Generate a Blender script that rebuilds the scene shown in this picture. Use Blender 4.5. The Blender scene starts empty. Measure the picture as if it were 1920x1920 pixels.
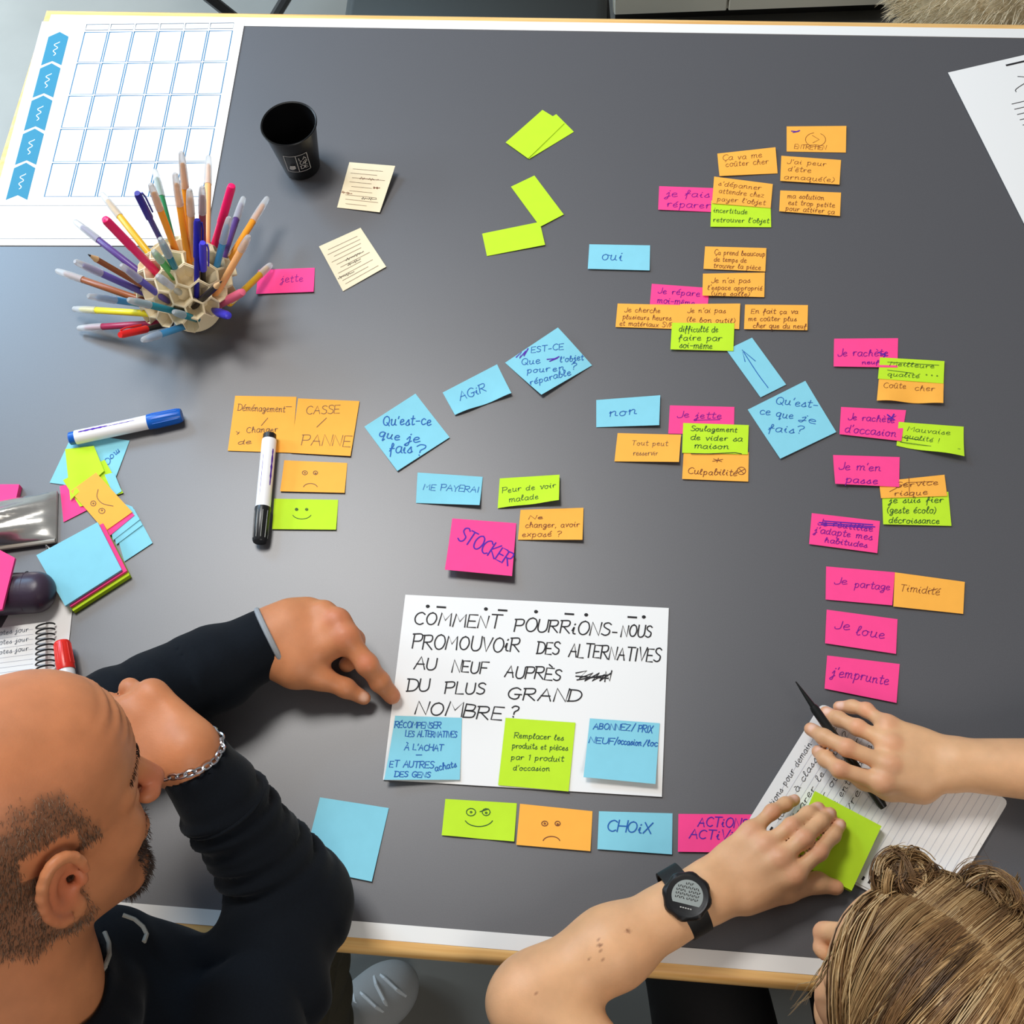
import bpy, math, random
import numpy as np
from mathutils import Matrix, Vector
random.seed(7); RNG = np.random.default_rng(7)
S = bpy.context.scene; COL = S.collection
T = 0.74                                   # height of the table top above the floor
# ---------------------------------------------------------------- camera
CR = np.array([0.9943, 0.0848, -0.0646]); CU = np.array([-0.0499, 0.9057, 0.4211]); CF = np.array([-0.0942, 0.4155, -0.9047])
CF /= np.linalg.norm(CF); CR -= CF*(CR@CF); CR /= np.linalg.norm(CR); CU = np.cross(CR, CF)
CAM = np.array([0, 0, T+1.37884]); FPX = 2461.4
cd = bpy.data.cameras.new('camera'); cam = bpy.data.objects.new('camera', cd); COL.objects.link(cam)
cd.sensor_fit = 'HORIZONTAL'; cd.sensor_width = 36; cd.lens = FPX/1920*36; cd.clip_start = .02
cam.matrix_world = Matrix(((CR[0], CU[0], -CF[0], CAM[0]), (CR[1], CU[1], -CF[1], CAM[1]), (CR[2], CU[2], -CF[2], CAM[2]), (0, 0, 0, 1)))
S.camera = cam
# ---------------------------------------------------------------- light
S.view_settings.view_transform = 'Standard'; S.view_settings.look = 'None'; S.view_settings.gamma = 1
S.view_settings.use_curve_mapping = False
S.view_settings.exposure = -0.05
w = bpy.data.worlds.new('room_light'); S.world = w; w.use_nodes = True
w.node_tree.nodes['Background'].inputs[0].default_value = (.97, .98, 1, 1)
w.node_tree.nodes['Background'].inputs[1].default_value = .24
def area(name, loc, to, sx, sy, power, col):
    l = bpy.data.lights.new(name, 'AREA'); l.shape = 'RECTANGLE'; l.size = sx; l.size_y = sy; l.energy = power; l.color = col
    o = bpy.data.objects.new(name, l); COL.objects.link(o); o.location = loc
    o.rotation_euler = (Vector(to)-Vector(loc)).to_track_quat('-Z', 'Y').to_euler(); return o
area('window_light', (-2.3, 2.5, T+1.9), (-.6, .9, T), .85, .65, 47, (.42, .70, 1.0))
area('window_daylight', (-3.3, 1.9, 1.75), (-2.1, 1.9, 0), 2.0, 1.3, 125, (.72, .87, 1.0)).data.spread = math.radians(85)
area('ceiling_light_a', (-.86, 1.34, T+2.1), (-.58, .75, T), .75, .62, 39, (1, .975, .94))
area('ceiling_light_b', (1.0, -1.3, T+2.0), (.3, .3, T), 1.0, 1.0, 24, (1, .95, .88))
# ---------------------------------------------------------------- helpers
def P(px, py, h=0.0):                      # the place on the plane h above the table top that the photograph shows at px, py
    d = CR*((px-960)/FPX)-CU*((py-960)/FPX)+CF
    return CAM+d*((T+h-CAM[2])/d[2])
def Pn(px, h):
    px = np.asarray(px, float); h = np.asarray(h, float)
    d = ((px[:, :1]-960)/FPX)*CR-((px[:, 1:2]-960)/FPX)*CU+CF
    return CAM+d*((T+h-CAM[2])/d[:, 2])[:, None]
def ray(px, py):
    d = CR*((px-960)/FPX)-CU*((py-960)/FPX)+CF
    return d/np.linalg.norm(d)
def unit(v): v = np.asarray(v, float); return v/np.linalg.norm(v)
class MB:
    def __init__(s): s.v = []; s.f = []; s.m = []
    def add(s, vs, fs, mi=0):
        b = len(s.v); s.v += [tuple(map(float, q)) for q in vs]; s.f += [tuple(b+i for i in q) for q in fs]; s.m += [mi]*len(fs)
    def box(s, c, size, R=None, mi=0, bev=0):
        hx, hy, hz = [q/2 for q in size]; R = np.eye(3) if R is None else np.asarray(R)
        if bev <= 0:
            vs = [(x, y, z) for z in (-hz, hz) for x, y in ((-hx, -hy), (hx, -hy), (hx, hy), (-hx, hy))]
            fs = [(3, 2, 1, 0), (4, 5, 6, 7), (0, 1, 5, 4), (1, 2, 6, 5), (2, 3, 7, 6), (3, 0, 4, 7)]
        else:
            vs = []; lv = [(-hz, bev), (-hz+bev, 0), (hz-bev, 0), (hz, bev)]
            for z, i in lv:
                a, b = hx-i, hy-i; c2 = bev
                vs += [(-a+c2, -b, z), (a-c2, -b, z), (a, -b+c2, z), (a, b-c2, z), (a-c2, b, z), (-a+c2, b, z), (-a, b-c2, z), (-a, -b+c2, z)]
            fs = [tuple(range(7, -1, -1)), tuple(range(24, 32))]
            for l in range(3):
                for i in range(8): j = (i+1) % 8; fs.append((l*8+i, l*8+j, l*8+8+j, l*8+8+i))
        s.add([R@np.array(q)+np.asarray(c) for q in vs], fs, mi)
    def lathe(s, a, b, prof, n=20, mi=0, caps=True):       # prof: (t along a->b in metres, radius)
        a = np.asarray(a, float); d = unit(np.asarray(b, float)-a)
        x = unit(np.cross(d, (0, 0, 1) if abs(d[2]) < .9 else (1, 0, 0))); y = np.cross(d, x); vs = []; fs = []
        for t, r in prof:
            for i in range(n):
                g = 2*math.pi*i/n; vs.append(a+d*t+x*(r*math.cos(g))+y*(r*math.sin(g)))
        for k in range(len(prof)-1):
            for i in range(n): j = (i+1) % n; fs.append((k*n+i, k*n+j, k*n+n+j, k*n+n+i))
        if caps: fs += [tuple(range(n-1, -1, -1)), tuple(range((len(prof)-1)*n, len(prof)*n))]
        s.add(vs, fs, mi)
    def tube(s, pts, r, n=8, mi=0, closed=False):
        pts = np.asarray(pts, float); m = len(pts); rr = np.broadcast_to(np.asarray(r, float), (m,)); vs = []; fs = []
        up = None
        for i in range(m):
            a = pts[(i-1) % m] if (closed or i > 0) else pts[i]; b = pts[(i+1) % m] if (closed or i < m-1) else pts[i]
            d = unit(b-a+1e-12)
            if up is None: up = unit(np.cross(d, (0, 0, 1) if abs(d[2]) < .9 else (1, 0, 0)))
            up = unit(up-d*(up@d)); q = np.cross(d, up)
            for k in range(n): g = 2*math.pi*k/n; vs.append(pts[i]+rr[i]*(up*math.cos(g)+q*math.sin(g)))
        for i in range(m if closed else m-1):
            i2 = (i+1) % m
            for k in range(n): j = (k+1) % n; fs.append((i*n+k, i*n+j, i2*n+j, i2*n+k))
        if not closed: fs += [tuple(range(n-1, -1, -1)), tuple(range((m-1)*n, m*n))]
        s.add(vs, fs, mi)
    def build(s, name, mats, parent=None, smooth=True, origin=None, sharp=40):
        me = bpy.data.meshes.new(name)
        o0 = np.zeros(3)
        if parent is not None: o0 = np.array(parent['_o'])
        elif origin is not None: o0 = np.asarray(origin, float)
        me.from_pydata([tuple(np.array(q)-o0) for q in s.v], [], s.f)
        for m in (mats if isinstance(mats, (list, tuple)) else [mats]): me.materials.append(m)
        me.polygons.foreach_set('material_index', s.m)
        if smooth:
            me.polygons.foreach_set('use_smooth', [True]*len(s.f)); me.set_sharp_from_angle(angle=math.radians(sharp))
        me.update()
        o = bpy.data.objects.new(name, me); COL.objects.link(o)
        if parent is not None: o.parent = parent; o['_o'] = list(o0)
        else: o.location = o0; o['_o'] = list(o0)
        return o
def tag(o, label, cat, group=None, kind=None):
    if label: o['label'] = label
    if cat: o['category'] = cat
    if group: o['group'] = group
    if kind: o['kind'] = kind
    return o
def thing(name, loc, label, cat, group=None):
    o = bpy.data.objects.new(name, None); COL.objects.link(o); o.location = tuple(loc); o.empty_display_size = .02
    o['_o'] = [float(q) for q in loc]; return tag(o, label, cat, group)
# ---------------------------------------------------------------- materials
def s2l(c): return tuple(((q/255)/12.92 if q/255 < .04045 else ((q/255+.055)/1.055)**2.4) for q in c)
def mat(name, col, rough=.5, spec=.5, metal=0, bump=0, bscale=200, var=0, vscale=30, trans=0, alpha=1, sheen=0, sss=0, attr=None, ior=1.45, lin=False, coat=0):
    m = bpy.data.materials.new(name); m.use_nodes = True; nt = m.node_tree; b = nt.nodes['Principled BSDF']
    c = col if lin else s2l(col); c = (*c, 1)
    b.inputs['Base Color'].default_value = c; b.inputs['Roughness'].default_value = rough; b.inputs['Metallic'].default_value = metal
    b.inputs['Specular IOR Level'].default_value = spec; b.inputs['Transmission Weight'].default_value = trans; b.inputs['IOR'].default_value = ior
    b.inputs['Alpha'].default_value = alpha; b.inputs['Sheen Weight'].default_value = sheen; b.inputs['Coat Weight'].default_value = coat; b.inputs['Coat Roughness'].default_value = .42
    if sss: b.inputs['Subsurface Weight'].default_value = sss; b.inputs['Subsurface Radius'].default_value = (.006, .002, .001); b.inputs['Subsurface Scale'].default_value = 1
    tc = nt.nodes.new('ShaderNodeTexCoord'); src = None
    if attr:
        a = nt.nodes.new('ShaderNodeAttribute'); a.attribute_name = attr; src = a.outputs['Color']; nt.links.new(src, b.inputs['Base Color'])
    if var:
        n = nt.nodes.new('ShaderNodeTexNoise'); n.inputs['Scale'].default_value = vscale; n.inputs['Detail'].default_value = 5
        nt.links.new(tc.outputs['Object'], n.inputs['Vector'])
        mr = nt.nodes.new('ShaderNodeMapRange'); mr.inputs[1].default_value = .3; mr.inputs[2].default_value = .7; mr.inputs[3].default_value = 1-var; mr.inputs[4].default_value = 1+var
        nt.links.new(n.outputs['Fac'], mr.inputs[0])
        mx = nt.nodes.new('ShaderNodeVectorMath'); mx.operation = 'SCALE'; mx.inputs[0].default_value = c[:3]
        if src: nt.links.new(src, mx.inputs[0])
        nt.links.new(mr.outputs[0], mx.inputs['Scale']); nt.links.new(mx.outputs[0], b.inputs['Base Color'])
    if bump:
        n = nt.nodes.new('ShaderNodeTexNoise'); n.inputs['Scale'].default_value = bscale; n.inputs['Detail'].default_value = 4
        nt.links.new(tc.outputs['Object'], n.inputs['Vector'])
        bp = nt.nodes.new('ShaderNodeBump'); bp.inputs['Strength'].default_value = bump; bp.inputs['Distance'].default_value = .001
        nt.links.new(n.outputs['Fac'], bp.inputs['Height']); nt.links.new(bp.outputs[0], b.inputs['Normal'])
    return m
M = {}
M['laminate'] = mat('grey_laminate', (78, 77, 80), .41, 1.0, coat=.3, var=.10, vscale=900, bump=.06, bscale=1500)
M['white_strip'] = mat('white_strip', (236, 234, 230), .4, bump=.03)
def wood_mat():
    m = mat('beech_edge', (205, 150, 88), .45); nt = m.node_tree; b = nt.nodes['Principled BSDF']
    tc = nt.nodes.new('ShaderNodeTexCoord'); mp = nt.nodes.new('ShaderNodeMapping'); mp.inputs['Scale'].default_value = (6, 160, 160)
    n = nt.nodes.new('ShaderNodeTexNoise'); n.inputs['Scale'].default_value = 1; n.inputs['Detail'].default_value = 6
    r = nt.nodes.new('ShaderNodeValToRGB'); r.color_ramp.elements[0].position = .3; r.color_ramp.elements[0].color = (*s2l((222, 166, 94)), 1)
    r.color_ramp.elements[1].position = .7; r.color_ramp.elements[1].color = (*s2l((250, 206, 136)), 1)
    nt.links.new(tc.outputs['Object'], mp.inputs[0]); nt.links.new(mp.outputs[0], n.inputs['Vector']); nt.links.new(n.outputs['Fac'], r.inputs[0]); nt.links.new(r.outputs[0], b.inputs['Base Color'])
    return m
M['wood'] = wood_mat()
NOTE = {'O': (251, 177, 72), 'P': (252, 72, 142), 'G': (190, 228, 44), 'B': (134, 202, 218), 'K': (236, 220, 186)}
for k, nm in dict(O='orange_paper', P='pink_paper', G='lime_paper', B='blue_paper', K='beige_paper').items():
    M[k] = mat(nm, NOTE[k], .75, .25, bump=.05, bscale=400, var=.02, vscale=60)
M['paper'] = mat('white_paper', (236, 234, 231), .7, .25, bump=.04, bscale=300)
INK = {'o': (120, 66, 40), 'p': (128, 10, 140), 'g': (44, 84, 40), 'b': (24, 92, 168), 'k': (34, 32, 34), 'v': (78, 30, 160), 'br': (112, 84, 66), 'grid': (40, 112, 156), 'gg': (90, 100, 112), 'chev': (48, 128, 158), 'w': (245, 248, 250), 'ls': (200, 202, 210)}
for k, c in INK.items(): M['ink_'+k] = mat('ink_'+k, c, .6, .3)
# ---------------------------------------------------------------- a stroke alphabet for handwriting
GL = {
'A': (6, '0,0 3,10 6,0;1,4 5.2,4'), 'B': (5, '0,0 0,10;~0,10 4,9.5 4.3,7.5 3.5,5.6 0,5.2;~0,5.2 4.5,4.6 5,2.5 4,.4 0,0'), 'C': (5.5, '~5.5,8.6 3.5,10 1,8.5 0,5 1,1.5 3.5,0 5.5,1.2'),
'D': (5.5, '0,0 0,10;~-1,10 3.5,9.5 5.5,7 5.5,3.5 3.5,.6 -.6,0'), 'E': (4.8, '4.8,10 0,10 0,0 5,0;0,5 4,5'), 'F': (4.6, '5,10 0,10 0,0;0,5 4,5'), 'G': (6, '~5.5,8.5 3.5,10 1,8.5 0,5 1,1.5 3.5,0 5.2,1.2 5.5,4;3.2,4.2 6.5,4.2'),
'H': (5.5, '0,0 0,10;5.5,0 5.5,10;0,5 5.5,5'), 'I': (1.5, '.8,0 .8,10'), 'J': (4, '~4,10 4,2 2.5,0 .5,0 0,2'), 'K': (5.3, '0,0 0,10;5,10 0,4.5 5.5,0'), 'L': (4.5, '0,10 0,0 4.5,0'), 'M': (7, '0,0 .7,10 3.5,4 6.3,10 7,0'),
'N': (5.6, '0,0 .3,10 5.2,0 5.6,10'), 'O': (6, '~3,10 1,8.7 0,5 1,1.3 3,0 5,1.3 6,5 5,8.7 3,10'), 'P': (5, '0,0 0,10;~-.8,9.8 4,10 5,7.6 3.8,5.2 0,4.8'), 'Q': (6, '~3,10 1,8.7 0,5 1,1.3 3,0 5,1.3 6,5 5,8.7 3,10;3.6,3 6.4,-.6'),
'R': (5.5, '0,0 0,10;~-.8,9.8 4,10 5,7.6 3.8,5.4 0,5;1.5,5 5.6,0'), 'S': (4.6, '~4.6,8.8 3,10 .8,9.2 .6,7 2.4,5.4 4.4,4 4.2,1.2 2.2,0 0,1'), 'T': (5.6, '0,10 5.8,10;2.8,10 2.8,0'), 'U': (5.4, '~0,10 0,3 1.2,.4 2.7,0 4.2,.6 5.4,3 5.4,10'),
'V': (5.4, '0,10 2.7,0 5.6,10'), 'W': (7, '0,10 1.8,0 3.5,7 5.2,0 7,10'), 'X': (5.2, '0,10 5.2,0;5.2,10 0,0'), 'Y': (5, '0,10 2.5,5 5,10;2.5,5 2.5,0'), 'Z': (5, '0,10 5,10 0,0 5.2,0'),
'a': (4.6, '~4,5.4 2,6 .3,4.4 .2,1.6 1.6,0 3.2,1 4,3.6 4,5.8 4,1.4 5,0'), 'b': (4.2, '~0,3 1.6,7 1.6,10 .6,9 .4,3 .6,.6 2.2,0 3.8,1.8 3.6,4 2.4,5 4.4,4.6'), 'c': (4, '~3.6,5 2,6 .3,4.4 .3,1.6 1.8,0 4.2,1.2'), 'd': (4.8, '~3.8,5.4 2,6 .3,4.4 .2,1.6 1.6,0 3.2,1 4,4 4.2,10 4,1.4 5,0'),
'e': (4, '~.2,2.8 2.6,3.4 3.4,4.8 2.2,6 .6,4.8 .3,2 1.6,0 4.2,1.2'), 'f': (3.6, '~0,2 2.4,7 2.6,9.4 1.6,10 1.2,7 1.2,-3.6;0,4.6 3.6,4.8'), 'g': (4.4, '~3.8,5.2 2,6 .3,4.4 .4,2 1.8,1 3.4,2.6 3.9,5.8 3.7,-2 2,-4 .4,-3 2.4,-1 4.6,.8'),
'h': (4.6, '~0,3 1.6,8 1.2,10 .5,8 .5,0;~.5,3.6 2.2,6 3.6,4.8 3.6,1.2 4.8,.2'), 'i': (2.2, '~0,3 .9,6 .8,1.2 2.2,.4;.9,8 1.2,8.6'), 'j': (2.6, '~0,3 1.6,6 1.4,-2.4 .2,-4 -.8,-3 .8,-.8 2.8,1;1.6,8 1.9,8.6'), 'k': (4.4, '~0,3 1.4,8 1,10 .4,8 .4,0;4,6 .6,2.8;1.4,3.4 4.4,0'),
'l': (2.8, '~0,2.6 2,7.4 1.8,10 .7,8.6 .6,2 1.4,.2 2.8,1'), 'm': (7, '~0,4 .6,6 .6,0;~.6,4 2,6 3.2,5 3.2,0;~3.2,4 4.8,6 5.9,5 5.9,1 7.2,.4'), 'n': (4.8, '~0,4 .6,6 .6,0;~.6,4 2.4,6 3.6,5 3.6,1 5,.4'), 'o': (4.4, '~2,6 .4,4.8 .2,2 1.6,0 3.4,.8 3.9,3.4 3,5.6 2,6 4.8,4.8'),
'p': (4.6, '~0,4 .7,6 .6,-4;~.6,4.4 2.2,6 3.8,4.6 3.6,1.4 2,0 .6,1'), 'q': (4.6, '~3.8,5.4 2,6 .3,4.4 .3,1.6 1.6,.2 3.2,1.4 4,5.6 3.8,-4 5,-2'), 'r': (3.6, '~0,3.4 .8,6 .8,0 .8,3.6 2,5.8 3.6,5.6'), 's': (3.6, '~0,1.6 2.4,6 2.6,4 3.2,1.4 1.8,0 .3,.8;3,.6 3.9,1.4'), 't': (3.2, '~1.4,9.4 1.2,2 1.8,.1 3.4,.9;-.2,6.4 3.2,6.6'),
'u': (4.8, '~0,5 .5,6 .4,1.4 1.8,0 3.4,1.6 3.7,6 3.7,1 5,.2'), 'v': (4, '~0,5.4 .8,5.4 2,0 3.8,6 4.4,5.4'), 'w': (6, '~0,6 1,.2 2.6,.6 3,5.4 3.6,.3 5.2,.8 5.8,6'), 'x': (4, '0,6 4,0;4,6 0,0'), 'y': (4.4, '~0,6 .6,2.4 2,1.4 3.6,3 3.8,6 3.4,-2 1.8,-4 .6,-2.8 4.4,.6'), 'z': (4, '0,6 3.8,6 0,0 4,0'),
'?': (4.4, '~0,8.4 1.6,10 4,9.2 4,6.8 2.2,4.8 2,2.6;1.9,.6 2.1,0'), "'": (1.2, '.8,10 .3,7.6'), '-': (4, '.3,4 3.7,4.2'), '_': (5, '0,1 5,.8'), '/': (4, '0,-1 4,10.5'), '.': (1.4, '.4,0 .8,.4'), ',': (1.4, '.8,.6 .2,-1.4'), '(': (2.2, '~2,10.5 .3,7 .3,3 2,-1'), ')': (2.2, '~0,10.5 1.8,7 1.8,3 0,-1'), '*': (5, '0,3 5,7;0,7 5,3;2.5,1.6 2.5,8.4'), '!': (1.4, '.6,10 .6,3;.5,.5 .8,0'), '1': (2, '0,8 1.4,10 1.4,0'), '2': (4, '~0,8 2,10 3.6,8 0,0 4,0'), ':': (1.4, '.4,1 .8,1.5;.4,5 .8,5.5'), ' ': (3.4, '')}
ACC = {'Ç': ('C', '3.4,0 4,-1.8 2.6,-2.4'), 'À': ('A', '1.6,12.6 3.6,11'), 'é': ('e', '2,7.4 3.6,9.4'), 'è': ('e', '1.2,9.4 2.8,7.6'), 'É': ('E', '2,11.2 3.8,13'), 'È': ('E', '1,13 3.2,11.2'), 'ê': ('e', '.8,7.4 2.2,9.2 3.6,7.4'), 'à': ('a', '1,9.4 2.8,7.6'), 'ç': ('c', '2,0 2.6,-1.4 1.4,-2'), 'î': ('i', '-.4,7.4 .9,9 2.2,7.4'), 'û': ('u', '.6,7.4 2,9.2 3.6,7.4'), 'ù': ('u', '1,9.4 2.8,7.6')}
for k, (b_, st) in ACC.items(): GL[k] = (GL[b_][0], GL[b_][1]+';'+st)
def cat_rom(p, n=4):
    p = np.asarray(p, float)
    if len(p) < 3: return p
    q = np.vstack([2*p[0]-p[1], p, 2*p[-1]-p[-2]]); out = []
    for i in range(1, len(q)-2):
        for t in np.linspace(0, 1, n, endpoint=False):
            out.append(.5*((2*q[i])+(q[i+1]-q[i-1])*t+(2*q[i-1]-5*q[i]+4*q[i+1]-q[i+2])*t*t+(3*q[i]-q[i-1]-3*q[i+1]+q[i+2])*t**3))
    return np.vstack([out, q[-2]])
def parse(st):
    out = []
    for g in st.split(';'):
        if not g: continue
        sm = g[0] == '~'; p = np.array([[float(a) for a in q.split(',')] for q in g.lstrip('~').split()])
        out.append(cat_rom(p) if sm else p)
    return out
def write(x0, y0, x1, y1, h, txt, slant=.12, gap=1.3):      # a line of handwriting between two points
    wd = sum(GL[c][0]+gap for c in txt)-gap; x = 0; out = []
    d = np.array([x1-x0, y1-y0], float); L = np.hypot(*d); d /= L; u = np.array([d[1], -d[0]])
    sx = L/wd; sy = h/10
    for c in txt:
        jy = random.uniform(-.5, .5); sc = random.uniform(.92, 1.08)
        for p in parse(GL[c][1]):
            q = p*sc; X = (x+q[:, 0]+slant*q[:, 1])*sx; Y = (q[:, 1]+jy)*sy
            out.append(np.array([x0, y0])+X[:, None]*d+Y[:, None]*u)
        x += GL[c][0]+gap
    return out
def circ(cx, cy, rx, ry, a0=0, a1=360, n=16):
    a = np.radians(np.linspace(a0, a1, n)); return np.stack([cx+rx*np.cos(a), cy+ry*np.sin(a)], 1)
def ribbon(mb, pts, wd, mi, zf):           # pts: world xy; zf gives the surface height under a point
    p = np.asarray(pts, float)
    if len(p) < 2: return
    d = np.gradient(p, axis=0); d /= (np.linalg.norm(d, axis=1)[:, None]+1e-12); n = np.stack([-d[:, 1], d[:, 0]], 1)
    p[0] -= d[0]*wd*.4; p[-1] += d[-1]*wd*.4
    a = p+n*wd/2; b = p-n*wd/2; za = zf(a); zb = zf(b)
    vs = [];
    for i in range(len(p)): vs += [(a[i, 0], a[i, 1], za[i]), (b[i, 0], b[i, 1], zb[i])]
    mb.add(vs, [(2*i, 2*i+1, 2*i+3, 2*i+2) for i in range(len(p)-1)], mi)
class Sheet:                               # a sheet of paper lying on the plane: four corners as the photograph shows them, their heights in mm
    def __init__(s, corners, hts=(.6, .6, 2.6, 2.6), pw=1.8, wave=0, nw=1.3, ph=0):
        s.c = np.array([P(x, y, h/1000) for (x, y), h in zip(corners, hts)]); s.pw = pw; s.wave = wave/1000; s.nw = nw; s.ph = ph
    def uv2xy(s, u, v):
        c = s.c[:, :2]; return ((1-u)*(1-v))[:, None]*c[0]+(u*(1-v))[:, None]*c[1]+(u*v)[:, None]*c[2]+((1-u)*v)[:, None]*c[3]
    def z(s, u, v):
        u = np.clip(u, -.05, 1.05); v = np.clip(v, 0, 1.05); w_ = v**s.pw; c = s.c[:, 2]
        return (1-w_)*((1-u)*c[0]+u*c[1])+w_*((1-u)*c[3]+u*c[2])+s.wave*w_*np.sin(2*math.pi*s.nw*u+s.ph)
    def inv(s, xy):
        u = np.full(len(xy), .5); v = u.copy(); c = s.c[:, :2]
        for _ in range(6):
            e = s.uv2xy(u, v)-xy; du = (1-v)[:, None]*(c[1]-c[0])+v[:, None]*(c[2]-c[3]); dv = (1-u)[:, None]*(c[3]-c[0])+u[:, None]*(c[2]-c[1])
            det = du[:, 0]*dv[:, 1]-du[:, 1]*dv[:, 0]; u = u-(e[:, 0]*dv[:, 1]-e[:, 1]*dv[:, 0])/det; v = v-(du[:, 0]*e[:, 1]-du[:, 1]*e[:, 0])/det
        return u, v
    def zxy(s, xy): return s.z(*s.inv(xy))+.0003
    def px2xy(s, px):
        h = np.full(len(px), s.c[:, 2].mean()-T)
        for _ in range(4):
            W_ = Pn(px, h); h = s.z(*s.inv(W_[:, :2]))-T
        return Pn(px, h)[:, :2]
    def mesh(s, mb, thick=.0003, n=15, mi=0):
        g = np.linspace(0, 1, n); V, U = np.meshgrid(g, g, indexing='ij'); U = U.ravel(); V = V.ravel(); xy = s.uv2xy(U, V); z = s.z(U, V)
        top = np.column_stack([xy, z]); bot = np.column_stack([xy, z-thick]); N = n*n; fs = []
        for i in range(n-1):
            for j in range(n-1):
                a = i*n+j; fs += [(a, a+n, a+n+1, a+1), (N+a, N+a+1, N+a+n+1, N+a+n)]
        per = [j for j in range(n)]+[i*n+n-1 for i in range(1, n)]+[(n-1)*n+j for j in range(n-2, -1, -1)]+[i*n for i in range(n-2, 0, -1)]
        for k in range(len(per)):
            a, b = per[k], per[(k+1) % len(per)]; fs.append((a, b, N+b, N+a))
        mb.add(np.vstack([top, bot]), fs, mi)
def note(col, corners, label, lines=(), ink='k', iw=.8, hts=(.6, .6, 2.6, 2.6), strokes=(), thick=.0003, name='sticky_note', cat='sticky note', group='sticky notes on the table', wave=0, nw=1.3, ph=0, pw=1.8, extra=()):
    sh = Sheet(corners, hts, pw, wave, nw, ph); mb = MB(); sh.mesh(mb, thick); mats = [M[col], M['ink_'+ink]]
    def LP(l):
        if len(l) == 6: return l
        u0, u1, v, h, t = l; c = np.array(corners, float); bl = lambda u, v: (1-v)*((1-u)*c[0]+u*c[1])+v*((1-u)*c[3]+u*c[2])
        a, b = bl(u0, v), bl(u1, v); return (a[0], a[1], b[0], b[1], h, t)
    sets = [(write(*LP(l)), iw, 1) for l in lines]+[([np.asarray(q, float) for q in strokes], iw, 1)]
    for st, w_, ik in extra:
        mats.append(M['ink_'+ik]); sets.append(([np.asarray(q, float) for q in st], w_, len(mats)-1))
    for st, w_, mi in sets:
        for q in st: ribbon(mb, sh.px2xy(np.asarray(q, float)), w_/1000, mi, sh.zxy)
    o = mb.build(name, mats, origin=sh.c.mean(0)*[1, 1, 0]+[0, 0, T], sharp=50); tag(o, label, cat, group); return o, sh
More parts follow.
